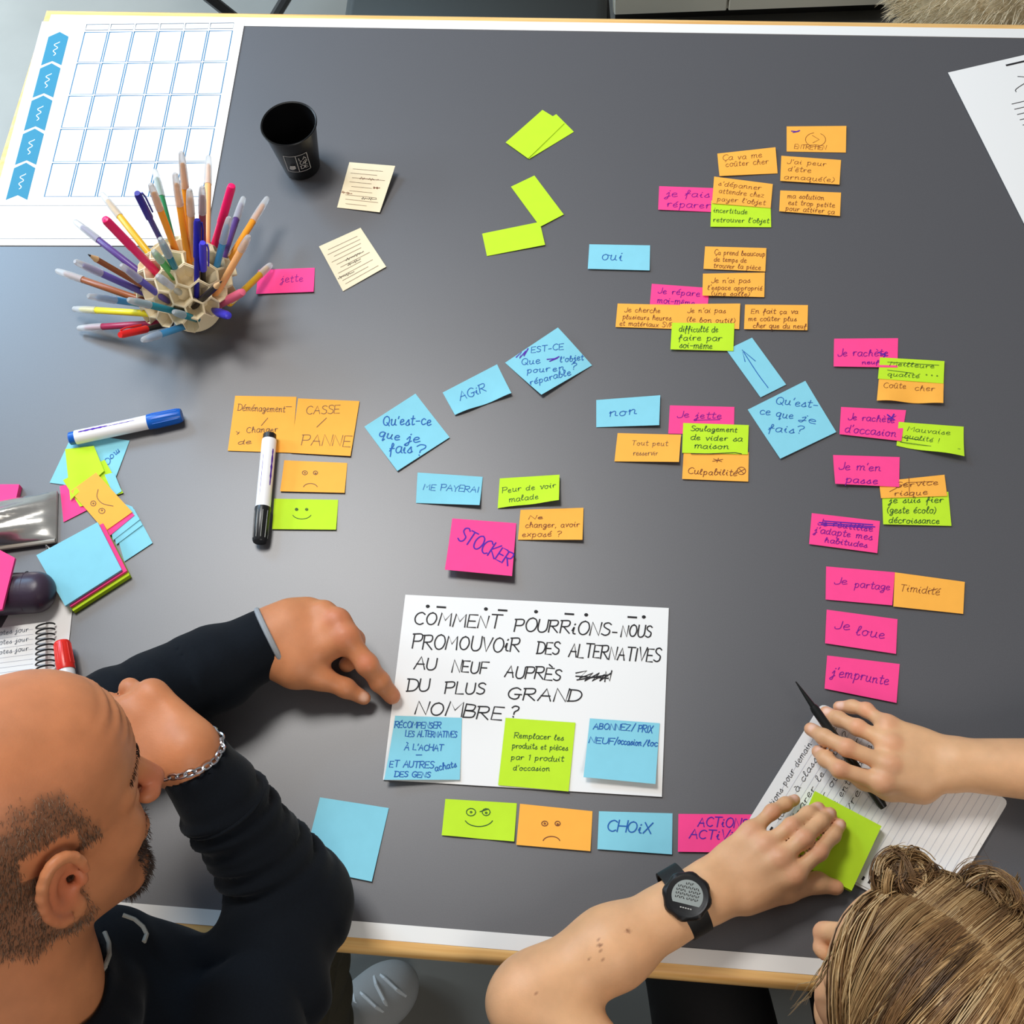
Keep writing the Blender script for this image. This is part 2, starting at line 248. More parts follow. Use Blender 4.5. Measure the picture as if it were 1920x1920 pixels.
# ---------------------------------------------------------------- smooth bodies from blended solids
def smin(a, b, k):
    if k <= 0: return np.minimum(a, b)
    h = np.clip(.5+.5*(b-a)/k, 0, 1); return b*(1-h)+a*h-k*h*(1-h)
class SD:
    def __init__(s): s.n = []
    def cone(s, a, b, ra, rb, k=.012, op='u', disp=None):
        a = np.asarray(a, float); b = np.asarray(b, float); L = b-a; LL = max(L@L, 1e-12)
        def f(p):
            q = p-a; t = np.clip(q@L/LL, 0, 1); d = np.linalg.norm(q-t[:, None]*L, axis=1)-(ra+(rb-ra)*t)
            return d-disp(p, t) if disp else d
        s.n.append((op, f, k, (a+b)/2, np.sqrt(LL)/2+max(ra, rb)+(.012 if disp else 0))); return s
    def chain(s, pts, rs, k=.006, disp=None):
        for i in range(len(pts)-1): s.cone(pts[i], pts[i+1], rs[i], rs[i+1], k, disp=disp)
        return s
    def ell(s, c, r, R=None, k=.012, op='u'):
        c = np.asarray(c, float); r = np.asarray(r, float); R = np.eye(3) if R is None else np.asarray(R)
        def f(p):
            q = (p-c)@R; k0 = np.linalg.norm(q/r, axis=1); k1 = np.linalg.norm(q/r**2, axis=1); return k0*(k0-1)/np.maximum(k1, 1e-9)
        s.n.append((op, f, k, c, max(r))); return s
    def tub(s, a, b, ra, rb, k=.004, op='u', disp=None):    # flat-ended tapered cylinder
        a = np.asarray(a, float); b = np.asarray(b, float); L = np.linalg.norm(b-a); d = (b-a)/L
        def f(p):
            q = p-a; t = q@d; r = np.linalg.norm(q-t[:, None]*d, axis=1); rr = ra+(rb-ra)*np.clip(t/L, 0, 1)
            if disp: rr = rr+disp(p, t/L)
            return np.maximum(r-rr, np.abs(t-L/2)-L/2)
        s.n.append((op, f, k, (a+b)/2, L/2+max(ra, rb)+.01)); return s
    def grp(s, g, k=.01):
        c = np.mean([q[3] for q in g.n], axis=0); r = max(np.linalg.norm(q[3]-c)+q[4] for q in g.n)
        s.n.append(('u', g.ev, k, c, r)); return s
    def ev(s, p, sub=None):
        d = np.full(len(p), 1e3)
        for op, f, k, c, r in (s.n if sub is None else sub):
            e = f(p)
            if op == 'u': d = smin(d, e, k) if d[0] < 900 or k == 0 else e
            else: d = -smin(-d, e, k)
        return d
    def mesh(s, h, post=None):
        u = [q for q in s.n if q[0] == 'u']; lo = np.min([q[3]-q[4] for q in u], axis=0)-.01; hi = np.max([q[3]+q[4] for q in u], axis=0)+.01
        B = 12; bs = B*h; nb = np.ceil((hi-lo)/bs).astype(int); I = np.stack(np.meshgrid(*[np.arange(q) for q in nb], indexing='ij'), -1).reshape(-1, 3)
        cen = lo+(I+.5)*bs; rad = bs*.87; keep = np.zeros(len(I), bool)
        for st in range(0, len(I), 60000):
            keep[st:st+60000] = np.abs(s.ev(cen[st:st+60000])) < rad*1.5+.01
        ax = np.arange(B+1); G = np.stack(np.meshgrid(ax, ax, ax, indexing='ij'), -1).reshape(-1, 3); big = 1 << 20
        keys = []; verts = []; quads = []
        corners = np.array([(i, j, k) for i in (0, 1) for j in (0, 1) for k in (0, 1)])
        edges = [(a, b) for a in range(8) for b in range(a+1, 8) if np.abs(corners[a]-corners[b]).sum() == 1]
        def key(c): return (c[:, 0].astype(np.int64)*big+c[:, 1])*big+c[:, 2]
        for bi in np.nonzero(keep)[0]:
            sub = [q for q in s.n if np.linalg.norm(cen[bi]-q[3]) < q[4]+rad+q[2]+.012]
            if not any(q[0] == 'u' for q in sub): continue
            g0 = I[bi]*B; d = s.ev(lo+(g0+G)*h, sub)
            if post is not None: d = post(lo+(g0+G)*h, d)
            d = d.reshape(B+1, B+1, B+1); sg = d < 0
            if sg.all() or not sg.any(): continue
            cv = np.stack([d[c[0]:c[0]+B, c[1]:c[1]+B, c[2]:c[2]+B] for c in corners], -1).reshape(-1, 8); cs = cv < 0
            mix = np.nonzero(cs.any(1) & ~cs.all(1))[0]; cv = cv[mix]; cs = cs[mix]; acc = np.zeros((len(mix), 3)); cnt = np.zeros(len(mix))
            for a, b in edges:
                x = cs[:, a] != cs[:, b]; t = cv[x, a]/(cv[x, a]-cv[x, b]); acc[x] += corners[a]+t[:, None]*(corners[b]-corners[a]); cnt[x] += 1
            ci = np.stack(np.unravel_index(mix, (B, B, B)), -1)+g0
            keys.append(key(ci)); verts.append(lo+(ci+acc/cnt[:, None])*h)
            for axis in range(3):
                o = [(1, 0, 0), (0, 1, 0), (0, 0, 1)][axis]; A_ = sg[:B, :B, :B]; Bq = sg[o[0]:B+o[0], o[1]:B+o[1], o[2]:B+o[2]]
                x = np.stack(np.nonzero(A_ != Bq), -1)
                if not len(x): continue
                ins = A_[x[:, 0], x[:, 1], x[:, 2]]; g = x+g0; e1 = np.zeros(3, int); e2 = np.zeros(3, int); e1[(axis+1) % 3] = 1; e2[(axis+2) % 3] = 1
                q = np.stack([key(g-e1-e2), key(g-e2), key(g), key(g-e1)], 1); q[~ins] = q[~ins][:, ::-1]; quads.append(q)
        keys = np.concatenate(keys); verts = np.concatenate(verts); quads = np.concatenate(quads); od = np.argsort(keys); sk = keys[od]
        ix = np.searchsorted(sk, quads); ix = np.clip(ix, 0, len(sk)-1); ok = (sk[ix] == quads).all(1)
        fq = od[ix[ok]]; lab = np.arange(len(verts))            # keep the largest connected piece
        for _ in range(400):
            m_ = lab[fq].min(1); l2 = lab.copy()
            for k in range(4):
                o_ = np.argsort(-m_, kind='stable'); c_ = fq[o_, k]; t_ = l2.copy(); t_[c_] = m_[o_]; l2 = np.minimum(l2, t_)
            l2 = l2[l2]
            if (l2 == lab).all(): break
            lab = l2
        big_ = np.bincount(lab).argmax(); kv = lab == big_; re_ = np.cumsum(kv)-1; fq = fq[kv[fq[:, 0]]]
        return verts[kv], re_[fq]
def np_obj(name, v, f, mats, parent=None, origin=None, cols=None, relax=2):
    v = np.asarray(v, float).copy()
    if relax:
        e = np.concatenate([f[:, [0, 1]], f[:, [1, 2]], f[:, [2, 3]], f[:, [3, 0]]]); n = len(v)
        for _ in range(relax):
            s_ = np.zeros_like(v); c_ = np.zeros(n)
            for k in range(3): s_[:, k] = np.bincount(e[:, 0], v[e[:, 1], k], n)+np.bincount(e[:, 1], v[e[:, 0], k], n)
            c_ = np.bincount(e[:, 0], minlength=n)+np.bincount(e[:, 1], minlength=n); v = v*.5+.5*s_/np.maximum(c_, 1)[:, None]
    o0 = np.array(parent['_o']) if parent is not None else np.asarray(origin, float)
    me = bpy.data.meshes.new(name); me.from_pydata((v-o0).tolist(), [], f.tolist())
    for m in (mats if isinstance(mats, list) else [mats]): me.materials.append(m)
    me.polygons.foreach_set('use_smooth', [True]*len(me.polygons))
    if cols is not None:
        a = me.color_attributes.new('tint', 'FLOAT_COLOR', 'POINT'); c4 = np.ones((len(v), 4)); c4[:, :3] = cols(v) if callable(cols) else cols; a.data.foreach_set('color', c4.ravel())
    me.update(); o = bpy.data.objects.new(name, me); COL.objects.link(o)
    if parent is not None: o.parent = parent
    else: o.location = tuple(o0)
    o['_o'] = list(map(float, o0)); return o
def strands(name, lines, rad, cols, mat_, parent, n=3):      # many hairs as one mesh; rad scalar, taper to the tip
    V = []; F = []; C = []; b = 0
    for p, c in zip(lines, cols):
        p = np.asarray(p, float); m = len(p); d = np.gradient(p, axis=0); d /= np.linalg.norm(d, axis=1)[:, None]+1e-12
        a = np.cross(d, (.3, .5, .81)); a /= np.linalg.norm(a, axis=1)[:, None]+1e-12; q = np.cross(d, a); t = np.linspace(0, 1, m); r = rad*np.clip(1.15-t**3, .15, 1)
        for k in range(n): V.append(p+r[:, None]*(a*math.cos(2*math.pi*k/n)+q*math.sin(2*math.pi*k/n)))
        for k in range(n):
            k2 = (k+1) % n; i = np.arange(m-1); F.append(np.stack([b+k*m+i, b+k2*m+i, b+k2*m+i+1, b+k*m+i+1], 1))
        C.append(np.repeat(np.asarray(c, float)[None], n*m, 0)); b += n*m
    return np_obj(name, np.vstack(V), np.vstack(F), mat_, parent, cols=np.vstack(C), relax=0)
# ================================================================ the setting and the table
fl = MB(); fl.box((.2, .4, -.05), (9, 9, .1))
for nm_, c_, sz_ in (('wall_back', (.2, 3.65, 1.35), (9, .1, 2.7)),):
    mb = MB(); mb.box(c_, sz_); mb.build(nm_, mat('wall_paint', (226, 224, 218), .8))['kind'] = 'structure'
mb = MB()
for c_, sz_ in (((-3.45, -1.9, 1.35), (.1, 5, 2.7)), ((-3.45, 3.35, 1.35), (.1, .7, 2.7)), ((-3.45, 1.8, .5), (.1, 2.4, 1.0)), ((-3.45, 1.8, 2.68), (.1, 2.4, .04))): mb.box(c_, sz_)
mb.build('wall_left', mat('wall_paint_left', (226, 224, 218), .8))['kind'] = 'structure'
mb = MB(); W0, W1, H0, H1 = .6, 3.0, 1.0, 2.66
for a_, b_ in (((W0, H0), (W1, H0+.05)), ((W0, H1-.05), (W1, H1)), ((W0, H0), (W0+.05, H1)), ((W1-.05, H0), (W1, H1)), ((1.78, H0), (1.82, H1))): mb.box((-3.46, (a_[0]+b_[0])/2, (a_[1]+b_[1])/2), (.06, b_[0]-a_[0], b_[1]-a_[1]))
mb.build('window_1', mat('window_frame', (232, 232, 230), .5))['kind'] = 'structure'
o = fl.build('floor', mat('floor_lino', (112, 110, 104), .36, .5, var=.06, vscale=7, bump=.03, bscale=300)); o['kind'] = 'structure'
X0, X1, Y0, Y1 = -.866, 1.30, .1645, 1.375
tbl = thing('table', ((X0+X1)/2, (Y0+Y1)/2, 0), 'large grey laminate table with white border and beech edge', 'table')
mb = MB(); mb.box(((X0+X1)/2, (Y0+Y1)/2, T-.014), (X1-X0, Y1-Y0, .028)); mb.build('tabletop', M['laminate'], tbl)
def frame(mb, x0, x1, y0, y1, prof):       # profile (outward, z) swept round a rectangle with mitred corners
    n = len(prof); vs = []; fs = []
    for sx, sy in ((-1, -1), (1, -1), (1, 1), (-1, 1)):
        for d, z in prof: vs.append(((x0-d if sx < 0 else x1+d), (y0-d if sy < 0 else y1+d), z))
    for k in range(4):
        for i in range(n): j = (i+1) % n; k2 = (k+1) % 4; fs.append((k*n+i, k2*n+i, k2*n+j, k*n+j))
    mb.add(vs, fs)
mb = MB(); frame(mb, X0+.0006, X1-.0006, Y0+.0006, Y1-.0006, [(0, T+.0008), (.016, T+.0008), (.016, T-.028), (0, T-.028)][::-1]); mb.build('white_border', M['white_strip'], tbl)
mb = MB(); pr = [(.0155, T+.0004), (.022, T-.0002), (.0265, T-.003), (.029, T-.008), (.029, T-.020), (.0265, T-.025), (.022, T-.028), (.0155, T-.0285)]
frame(mb, X0, X1, Y0, Y1, pr[::-1]); mb.build('wood_edge', M['wood'], tbl)
M['black_metal'] = mat('black_metal', (24, 24, 25), .4)
for x in (-.70, 1.12):
    for y in (.36, 1.22):
        mb = MB(); mb.box((x, y, (T-.03)/2), (.05, .05, T-.03), bev=.004); mb.build('leg', M['black_metal'], tbl)
mb = MB()
for y in (.36, 1.22): mb.box((.21, y, T-.055), (1.78, .03, .05))
for x in (-.70, 1.12): mb.box((x, .79, T-.055), (.03, .82, .05))
mb.build('under_frame', M['black_metal'], tbl)
# ---------------------------------------------------------------- beyond the table
M['black_plastic'] = mat('black_plastic', (37, 40, 38), .55)
def chair(name, x, y, rz, label):
    t = thing(name, (x, y, 0), label, 'chair', 'black chairs around the table'); t.rotation_euler = (0, 0, 0)
    c, s_ = math.cos(rz), math.sin(rz); R = np.array([[c, -s_, 0], [s_, c, 0], [0, 0, 1]]); W = lambda a: R@np.array(a)+np.array([x, y, 0])
    mb = MB(); mb.box(W((0, 0, .445)), (.45, .43, .035), R, bev=.012); mb.build('seat', M['black_plastic'], t)
    mb = MB(); mb.box(W((0, .225, .74)), (.42, .025, .24), R, bev=.01); mb.build('backrest', M['black_plastic'], t)
    for sx in (-1, 1):
        mb = MB(); mb.tube([W((sx*.17, -.16, .43)), W((sx*.235, -.21, 0.0))], .011); mb.build('leg', M['black_metal'], t)
        mb = MB(); mb.tube([W((sx*.2, .225, .84)), W((sx*.2, .2, .43)), W((sx*.225, .25, 0.0))], .011); mb.build('leg', M['black_metal'], t)
    return t
chair('chair', -.318, 1.735, .03, 'dark chair pushed back behind the far table edge, wide black seat in view')
chair('chair', -.50, -.40, math.pi+.05, 'black chair under the person in the navy sweatshirt')
chair('chair', .31, -.44, math.pi, 'black chair under the blond person with the watch')
tq = thing('folding_chair', (-.86, 2.05, 0), 'black tubular folding chair beyond the white grid sheet, only crossed legs showing', 'chair', 'black chairs around the table')
for yy in (1.93, 2.32):
    for (xa, za, xb, zb) in ((-.60, .44, -.90, .01), (-1.02, .44, -.70, .01)):
        mb = MB(); mb.tube([(xa, yy, za), (xb, yy, zb)], .011); mb.build('leg', M['black_metal'], tq)
mb = MB(); mb.box((-.81, 2.13, .455), (.44, .44, .03), bev=.01); mb.build('seat', M['black_plastic'], tq)
mb = MB(); mb.box((-.81, 2.36, .76), (.44, .025, .22), bev=.01); mb.build('backrest', M['black_plastic'], tq)
for sx in (-.6, -1.02):
    mb = MB(); mb.tube([(sx, 2.32, .44), (sx, 2.37, .86)], .011); mb.build('back_frame', M['black_metal'], tq)
# low cabinet
a = P(1150, 37, -.69); b = P(1676, 17, -.69); d = unit((b-a)*[1, 1, 0]); nrm = np.array([-d[1], d[0], 0]); R = np.stack([d, nrm, [0, 0, 1]], 1)
Lc = np.linalg.norm((b-a)[:2]); cb = thing('cabinet', ((a+b)/2+nrm*.2)*[1, 1, 0], 'low beige grey cabinet on the floor behind the far table edge', 'cabinet')
M['cab'] = mat('cabinet_paint', (228, 223, 206), .5); M['dark_gap'] = mat('dark_gap', (40, 38, 34), .7)
mid = (a+b)/2*[1, 1, 0]
mb = MB(); mb.box(mid+nrm*.15+[0, 0, .42], (Lc, .26, .74), R); mb.build('body', M['cab'], cb)
mb = MB(); mb.box(mid+nrm*.16+[0, 0, .025], (Lc-.01, .22, .05), R); mb.build('plinth', M['dark_gap'], cb)
seam = P(1368, 28, -.65); fr = ((seam-a)@d)/Lc
for u0, u1 in ((0, fr), (fr, 1)):
    mb = MB(); mb.box(a*[1, 1, 0]+d*((u0+u1)/2*Lc)+nrm*.011+[0, 0, .425], ((u1-u0)*Lc-.004, .018, .73), R, bev=.002); dr = mb.build('door', M['cab'], cb)
    mb = MB(); q = a*[1, 1, 0]+d*(((u1 if u0 == 0 else u0)+(-.05 if u0 == 0 else .05)/Lc*1.0)*Lc)-nrm*.012+[0, 0, .62]; mb.tube([q-[0, 0, .05], q+[0, 0, .05]], .005); mb.build('handle', mat('steel', (170, 170, 170), .3, metal=1), dr)
# furry thing at the far right
fc = P(1930, -60, -.45); sd = SD(); sd.ell(fc, (.23, .2, .16)).ell(fc+[.1, .05, .05], (.2, .2, .14), k=.05); v, f = sd.mesh(.012)
fur = thing('fur_throw', fc*[1, 1, 0]+[0, 0, fc[2]-.16], 'shaggy pale beige fur bundled past the far table edge, top right corner', 'fur throw')
np_obj('backing', v, f, mat('fur_base', (196, 176, 140), .9), fur)
ln = []; cs = []
vv = v[v[:, 1] < fc[1]+.12]
for i in RNG.integers(0, len(vv), 8000):
    p = vv[i]+RNG.normal(0, .004, 3); n_ = unit(p-fc); tdir = unit(np.array([-.5, -.6, .1])+.5*n_+RNG.normal(0, .22, 3)); L_ = RNG.uniform(.03, .055)
    ln.append([p-n_*.004, p+n_*.010+tdir*L_*.5, p+n_*.006+tdir*L_]); q = RNG.uniform(.75, 1.12); cs.append(np.array(s2l((238, 220, 186)))*q)
strands('pile', ln, .0007, cs, mat('fur_hair', (214, 192, 152), .7, attr='tint'), fur)['kind'] = 'stuff'
# stool under the fur
mb = MB(); mb.lathe(fc*[1, 1, 0], fc*[1, 1, 0]+[0, 0, .5], [(0, .14), (.02, .14), (.03, .03), (fc[2]-.27, .03), (fc[2]-.26, .14), (fc[2]-.225, .14)], 28)
tag(mb.build('stool', M['black_metal'], origin=fc*[1, 1, 0]), 'round black stool under the shaggy beige fur', 'stool')
# ================================================================ papers
def uvl(c, pts):                            # uv of a sheet -> pixels
    c = np.array(c, float); p = np.asarray(pts, float); u = p[:, :1]; v = p[:, 1:]
    return (1-v)*((1-u)*c[0]+u*c[1])+v*((1-u)*c[3]+u*c[2])
def flat_sheet(name, W4, z, thick, inks, label, cat, group=None, uvstrokes=()):
    mb = MB(); c = np.array([(x, y, z) for x, y in W4]); b = c-[0, 0, thick]; mb.add(np.vstack([c, b]), [(3, 2, 1, 0), (4, 5, 6, 7), (0, 1, 5, 4), (1, 2, 6, 5), (2, 3, 7, 6), (3, 0, 4, 7)])
    mats = [M['paper']]; zf = lambda q: np.full(len(q), z+.00022)
    def m_(k):
        if M['ink_'+k] not in mats: mats.append(M['ink_'+k])
        return mats.index(M['ink_'+k])
    U = lambda p: uvl(c[:, :2], p)
    for pts, w_, k in uvstrokes:
        if w_ is None:
            q = U(pts); mb.add(np.column_stack([q, np.full(len(q), z+.0002)]), [tuple(range(len(q)))], m_(k))
        else: ribbon(mb, U(pts), w_, m_(k), zf)
    o = mb.build(name, mats, origin=c.mean(0)*[1, 1, 0]+[0, 0, T], smooth=False); tag(o, label, cat, group); return o
# big printed grid sheet, A3 portrait, at the far left corner
tr = P(460, 37)[:2]; br = P(383.5, 462)[:2]; dn = (br-tr)/np.linalg.norm(br-tr); lf = np.array([dn[1], -dn[0]])
if lf[0] > 0: lf = -lf
tl = tr+lf*.300; bl = br+lf*.300
st = []
def vline(u, v0, v1, k='grid', w_=.0010): st.append((np.array([(u, v0), (u, v1)]), w_, k))
def hline(v, u0, u1, k='grid', w_=.0007): st.append((np.array([(u0, v), (u1, v)]), w_, k))
nu = [.222+.122*i for i in range(7)]; rows = [.052+.150*i for i in range(6)]
for i in range(6):
    a_, b_ = nu[i]+.005, nu[i+1]-.005
    for r in range(5):
        t_, b2 = rows[r]+.004, rows[r+1]-.004; st.append((np.array([(a_, t_), (b_, t_), (b_, b2), (a_, b2), (a_, t_)]), .0015, 'grid'))
    st.append((np.array([(a_, .018), (b_, .018), (b_, .045), (a_, .045), (a_, .018)]), .0012, 'gg'))
    st.append((np.array([(a_+.02, .032), (b_-.02, .032)]), .0022, 'ls'))
for r in range(5):
    t_, b2 = rows[r]+.004, rows[r+1]-.002; m0 = .102; w2 = .05
    st.append((np.array([(m0-w2, t_+.020), (m0, t_-.004), (m0+w2, t_+.020), (m0+w2, b2+.012), (m0, b2-.008), (m0-w2, b2+.012)])[::-1], None, 'chev'))
    st.append((np.column_stack([.102+.012*np.sin(np.linspace(0, 14, 28))*np.linspace(.5, 1, 28), np.linspace(b2-.035, t_+.045, 28)]), .0011, 'w'))
st.append((np.array([(.03, .835), (.965, .835), (.965, .972), (.03, .972), (.03, .835)]), .0006, 'gg'))
hline(.812, .03, .965, 'ls', .0006)
o = flat_sheet('grid_sheet', [tl, tr, br, bl], T+.0013, .0004, None, 'large white printed planning sheet with blue grid and arrow column', 'poster', None, st)
# loose white sheets at the far right
for i, (dx, lab) in enumerate(((0, 'lower white printed sheet beneath another, right edge of the table'), (1, 'upper white printed sheet with black and red rule, right edge of the table'))):
    a_ = P(1777, 138)[:2]+[.004*(1-i), -.003*(1-i)]; b_ = P(1920, 112)[:2]+[0, 0]; c_ = P(1925, 432)[:2]+[.004*(1-i), .004*(1-i)]; e1 = unit(c_-a_); e2 = np.array([-e1[1], e1[0]]); L_ = .297
    A, B, C_, D = a_, a_+e2*.21, a_+e2*.21+e1*L_, a_+e1*L_
    s5 = []
    if i: s5 = [(np.array([(.37, .035), (.60, .035)]), .003, 'k'), (np.array([(.60, .035), (.95, .035)]), .003, 'o')]+[(np.array([(.28, q), (.28+.5*RNG.uniform(.5, 1), q)]), .0011, 'k') for q in np.linspace(.25, .9, 22)]+[(np.column_stack([.40+.06*np.sin(np.linspace(0, 5, 12)), np.linspace(.11, .19, 12)]), .0011, 'k')]
    flat_sheet('printed_sheet', [A, B, C_, D], T+.0008+.0012*i, .0005, None, lab, 'paper', 'printed sheets at the right edge', s5)
# the question sheet
QC = [(760, 1115), (1254, 1140), (1241, 1494), (718, 1462)]
dots = [(802, 1137, 4), (911, 1142, 4), (1005, 1147, 4), (1099, 1153, 4), (1207, 1157, 4)]; dash = [(820, 1138), (935, 1144), (1060, 1151), (1178, 1157)]
hs = [circ(x, y, 2.2, 1.8, n=8) for x, y, _ in dots]; dd = [[(x, y), (x+15, y+1)] for x, y in dash]
scr = [[(1080, 1262), (1100, 1258), (1086, 1272), (1112, 1262), (1096, 1277), (1124, 1262), (1110, 1277), (1134, 1265), (1124, 1277), (1146, 1262)], [(1080, 1268), (1140, 1272)], [(1082, 1275), (1138, 1266)], [(1134, 1278), (1136, 1259), (1143, 1277), (1147, 1258)]]
note('W', QC, 'white paper sheet with a handwritten question in black capitals, mid table', [(776, 1170, 936, 1178, 24, 'COMMENT'), (964, 1183, 1142, 1192, 24, 'POURRiONS'), (1146, 1193, 1156, 1194, 20, '-'), (1164, 1193, 1220, 1195, 22, 'NOUS'),
  (773, 1216, 973, 1223, 26, 'PROMOUVOiR'), (1007, 1226, 1046, 1228, 22, 'DES'), (1066, 1231, 1236, 1241, 24, 'ALTERNATIVES'), (776, 1255, 816, 1256, 22, 'AU'), (847, 1260, 912, 1263, 22, 'NEUF'), (946, 1269, 1050, 1277, 22, 'AUPRÈS'),
  (764, 1297, 802, 1297, 22, 'DU'), (834, 1300, 908, 1301, 22, 'PLUS'), (951, 1310, 1088, 1316, 23, 'GRAND'), (778, 1338, 940, 1350, 25, 'NOMBRE'), (956, 1345, 970, 1346, 22, '?')],
  'k', 1.55, (1.3, 1.3, 2.2, 2.2), scr, thick=.0006, name='question_sheet', cat='paper', group=None, extra=[(hs, 2.0, 'k'), (dd, 2.2, 'k')]) if M.setdefault('W', M['paper']) else 0
Q3 = 'squares stuck on the question sheet'
note('B', [(741, 1342), (866, 1346), (862, 1462), (720, 1462)], 'blue square note in blue capitals at the lower left corner of the question sheet', [(740, 1364, 826, 1366, 11, 'RÉCOMPENSER'), (760, 1381, 856, 1383, 11, 'LES ALTERNATIVES'), (758, 1406, 830, 1408, 11, "À L'ACHAT"), (778, 1418, 790, 1418, 6, '-'), (730, 1438, 812, 1440, 12, 'ET AUTRES'), (816, 1446, 856, 1438, 12, 'achats'), (740, 1456, 806, 1458, 10, 'DES GENS')], 'b', 1.0, (2.6, 2.6, 4.5, 12), group=Q3, pw=2.2)
note('G', [(948, 1346), (1079, 1355), (1066, 1484), (934, 1472)], 'lime square note stuck on the question sheet between two blue ones', [(964, 1384, 1056, 1388, 10, 'Remplacer les'), (960, 1403, 1064, 1407, 10, 'produits et pièces'), (958, 1424, 1056, 1428, 10, 'par 1 produit'), (962, 1444, 1030, 1446, 10, "d'occasion")], 'g', .7, (2.6, 2.6, 4, 3.5), group=Q3)
note('B', [(1106, 1347), (1237, 1356), (1229, 1470), (1094, 1457)], 'blue square note with two lines of blue capitals, right end of the question sheet', [(1112, 1367, 1180, 1370, 11, 'ABONNEZ'), (1184, 1370, 1222, 1374, 13, '/ PRIX'), (1104, 1393, 1150, 1395, 11, 'NEUF'), (1152, 1395, 1202, 1398, 12, '/occasion'), (1206, 1398, 1232, 1400, 12, '/loc')], 'b', 1.0, (2.6, 2.6, 10, 10), group=Q3, pw=2.4)
# ================================================================ sticky notes, far right cluster
N = note
N('O', [(1475, 237), (1587, 236), (1586, 286), (1475, 284)], 'orange note with a circled arrow doodle, farthest of all the sticky notes', [(1489, 279, 1548, 281, 8, 'ENTRETIEN')], 'o', .6, strokes=[circ(1529, 262, 19, 13, -60, 260), [(1523, 254), (1536, 262), (1524, 268)]], extra=[([[(1484, 246), (1498, 247), (1486, 249), (1499, 245)]], 1.6, 'v')], hts=(.6, 2, .8, .6))
N('O', [(1345, 288), (1454, 276), (1458, 325), (1349, 330)], 'orange note about cost, tilted up to the right, left of the far orange column', [(.08, .75, .34, 10, 'Ça va me'), (.12, .85, .62, 10, 'coûter cher')], 'o', .6, (.6, 3, .8, 2.4))
N('O', [(1465, 292), (1577, 300), (1574, 346), (1463, 339)], 'orange three line note in the far orange column, just under the doodle note', [(.1, .75, .3, 9, "J'ai peur"), (.12, .5, .6, 9, "d'être"), (.06, .9, .92, 9, 'arnaqué(e)')], 'o', .6)
N('P', [(1236, 349), (1348, 353), (1346, 398), (1234, 393)], 'pink note about having repaired, tucked left of the far orange and lime pair', [(.12, .84, .42, 12, 'je fais'), (.14, .86, .86, 12, 'réparer')], 'p', .9, (.6, .6, .8, 2))
N('G', [(1334, 376), (1445, 386), (1446, 426), (1332, 425)], 'lime note below an orange one in the far right cluster', [(.04, .6, .46, 9, 'incertitude'), (.04, .96, .82, 9, "retrouver l'objet")], 'g', .7, (1.2, 1.2, 1.2, 1.8))
N('O', [(1339, 331), (1449, 345), (1445, 390), (1335, 381)], 'orange note overlapping a lime note, beside the farthest pink note', [(.08, .8, .32, 9, "s'dépanner"), (.1, .86, .6, 9, 'attendre chez'), (.08, .9, .9, 9, "payer l'objet")], 'o', .6, (1.6, 1.6, 2, 2.6))
N('O', [(1463, 357), (1577, 361), (1575, 405), (1461, 396)], 'orange note lowest in the far column of three on the right', [(.12, .72, .36, 9, "ma solution"), (.14, .9, .66, 9, 'est trop petite'), (.1, .9, .94, 9, 'pour attirer ça')], 'o', .65)
N('B', [(1105, 458), (1219, 460), (1218, 507), (1102, 504)], 'blue note reading oui', [(1128, 488, 1166, 489, 17, 'oui')], 'b', 1.0)
N('O', [(1322, 462), (1437, 465), (1435, 509), (1319, 504)], 'orange note on time and parts, upper one of the touching orange pair', [(.16, .98, .36, 9, 'Ça prend beaucoup'), (.16, .68, .66, 9, 'de temps de'), (.16, .92, .94, 9, 'trouver la pièce')], 'o', .65, (1.6, 1.6, 2, 2))
N('P', [(1222, 532), (1330, 540), (1326, 586), (1218, 576)], 'pink note about repairing oneself, partly hidden between orange notes', [(.12, .84, .38, 11, 'Je répare'), (.12, .76, .78, 11, 'moi-même')], 'p', .9, (.6, .6, .8, .8))
N('O', [(1318, 513), (1434, 511), (1433, 557), (1317, 554)], 'orange note lapping over a pink one, lower of the touching orange pair', [(.14, .76, .42, 9, "Je n'ai pas"), (.08, .96, .74, 9, "l'espace approprié"), (.14, .76, .98, 8, '(une salle)')], 'o', .65, (1.4, 1.4, 2, 4))
N('O', [(1158, 569), (1277, 572), (1273, 617), (1154, 613)], 'orange note at the left end of the row of three', [(.12, .68, .36, 9, 'Je cherche'), (.1, .86, .66, 9, 'plusieurs heures'), (.06, .9, .94, 9, 'et matériaux SVP')], 'o', .65, (1.4, 1.4, 1.6, 2))
N('O', [(1275, 570), (1388, 569), (1386, 617), (1270, 612)], 'orange middle note of the row of three, lime note over its lower edge', [(.14, .76, .38, 9, "Je n'ai pas"), (.14, .92, .78, 9, '(le bon outil)')], 'o', .65, (2, 2, 2, 2))
N('G', [(1260, 605), (1377, 606), (1375, 658), (1257, 655)], 'lime note hanging below the row of three orange notes', [(.12, .74, .34, 11, 'difficulté de'), (.12, .8, .66, 11, 'faire par'), (.14, .66, .94, 11, 'soi-même')], 'g', .8, (2.6, 2.6, 2.4, 3.4))
N('O', [(1397, 571), (1515, 572), (1514, 619), (1395, 617)], 'orange note standing apart at the right end of the row of three', [(.1, .84, .36, 9, 'En fait ça va'), (.06, .82, .66, 9, 'me coûter plus'), (.14, .98, .94, 9, 'cher que du neuf')], 'o', .7)
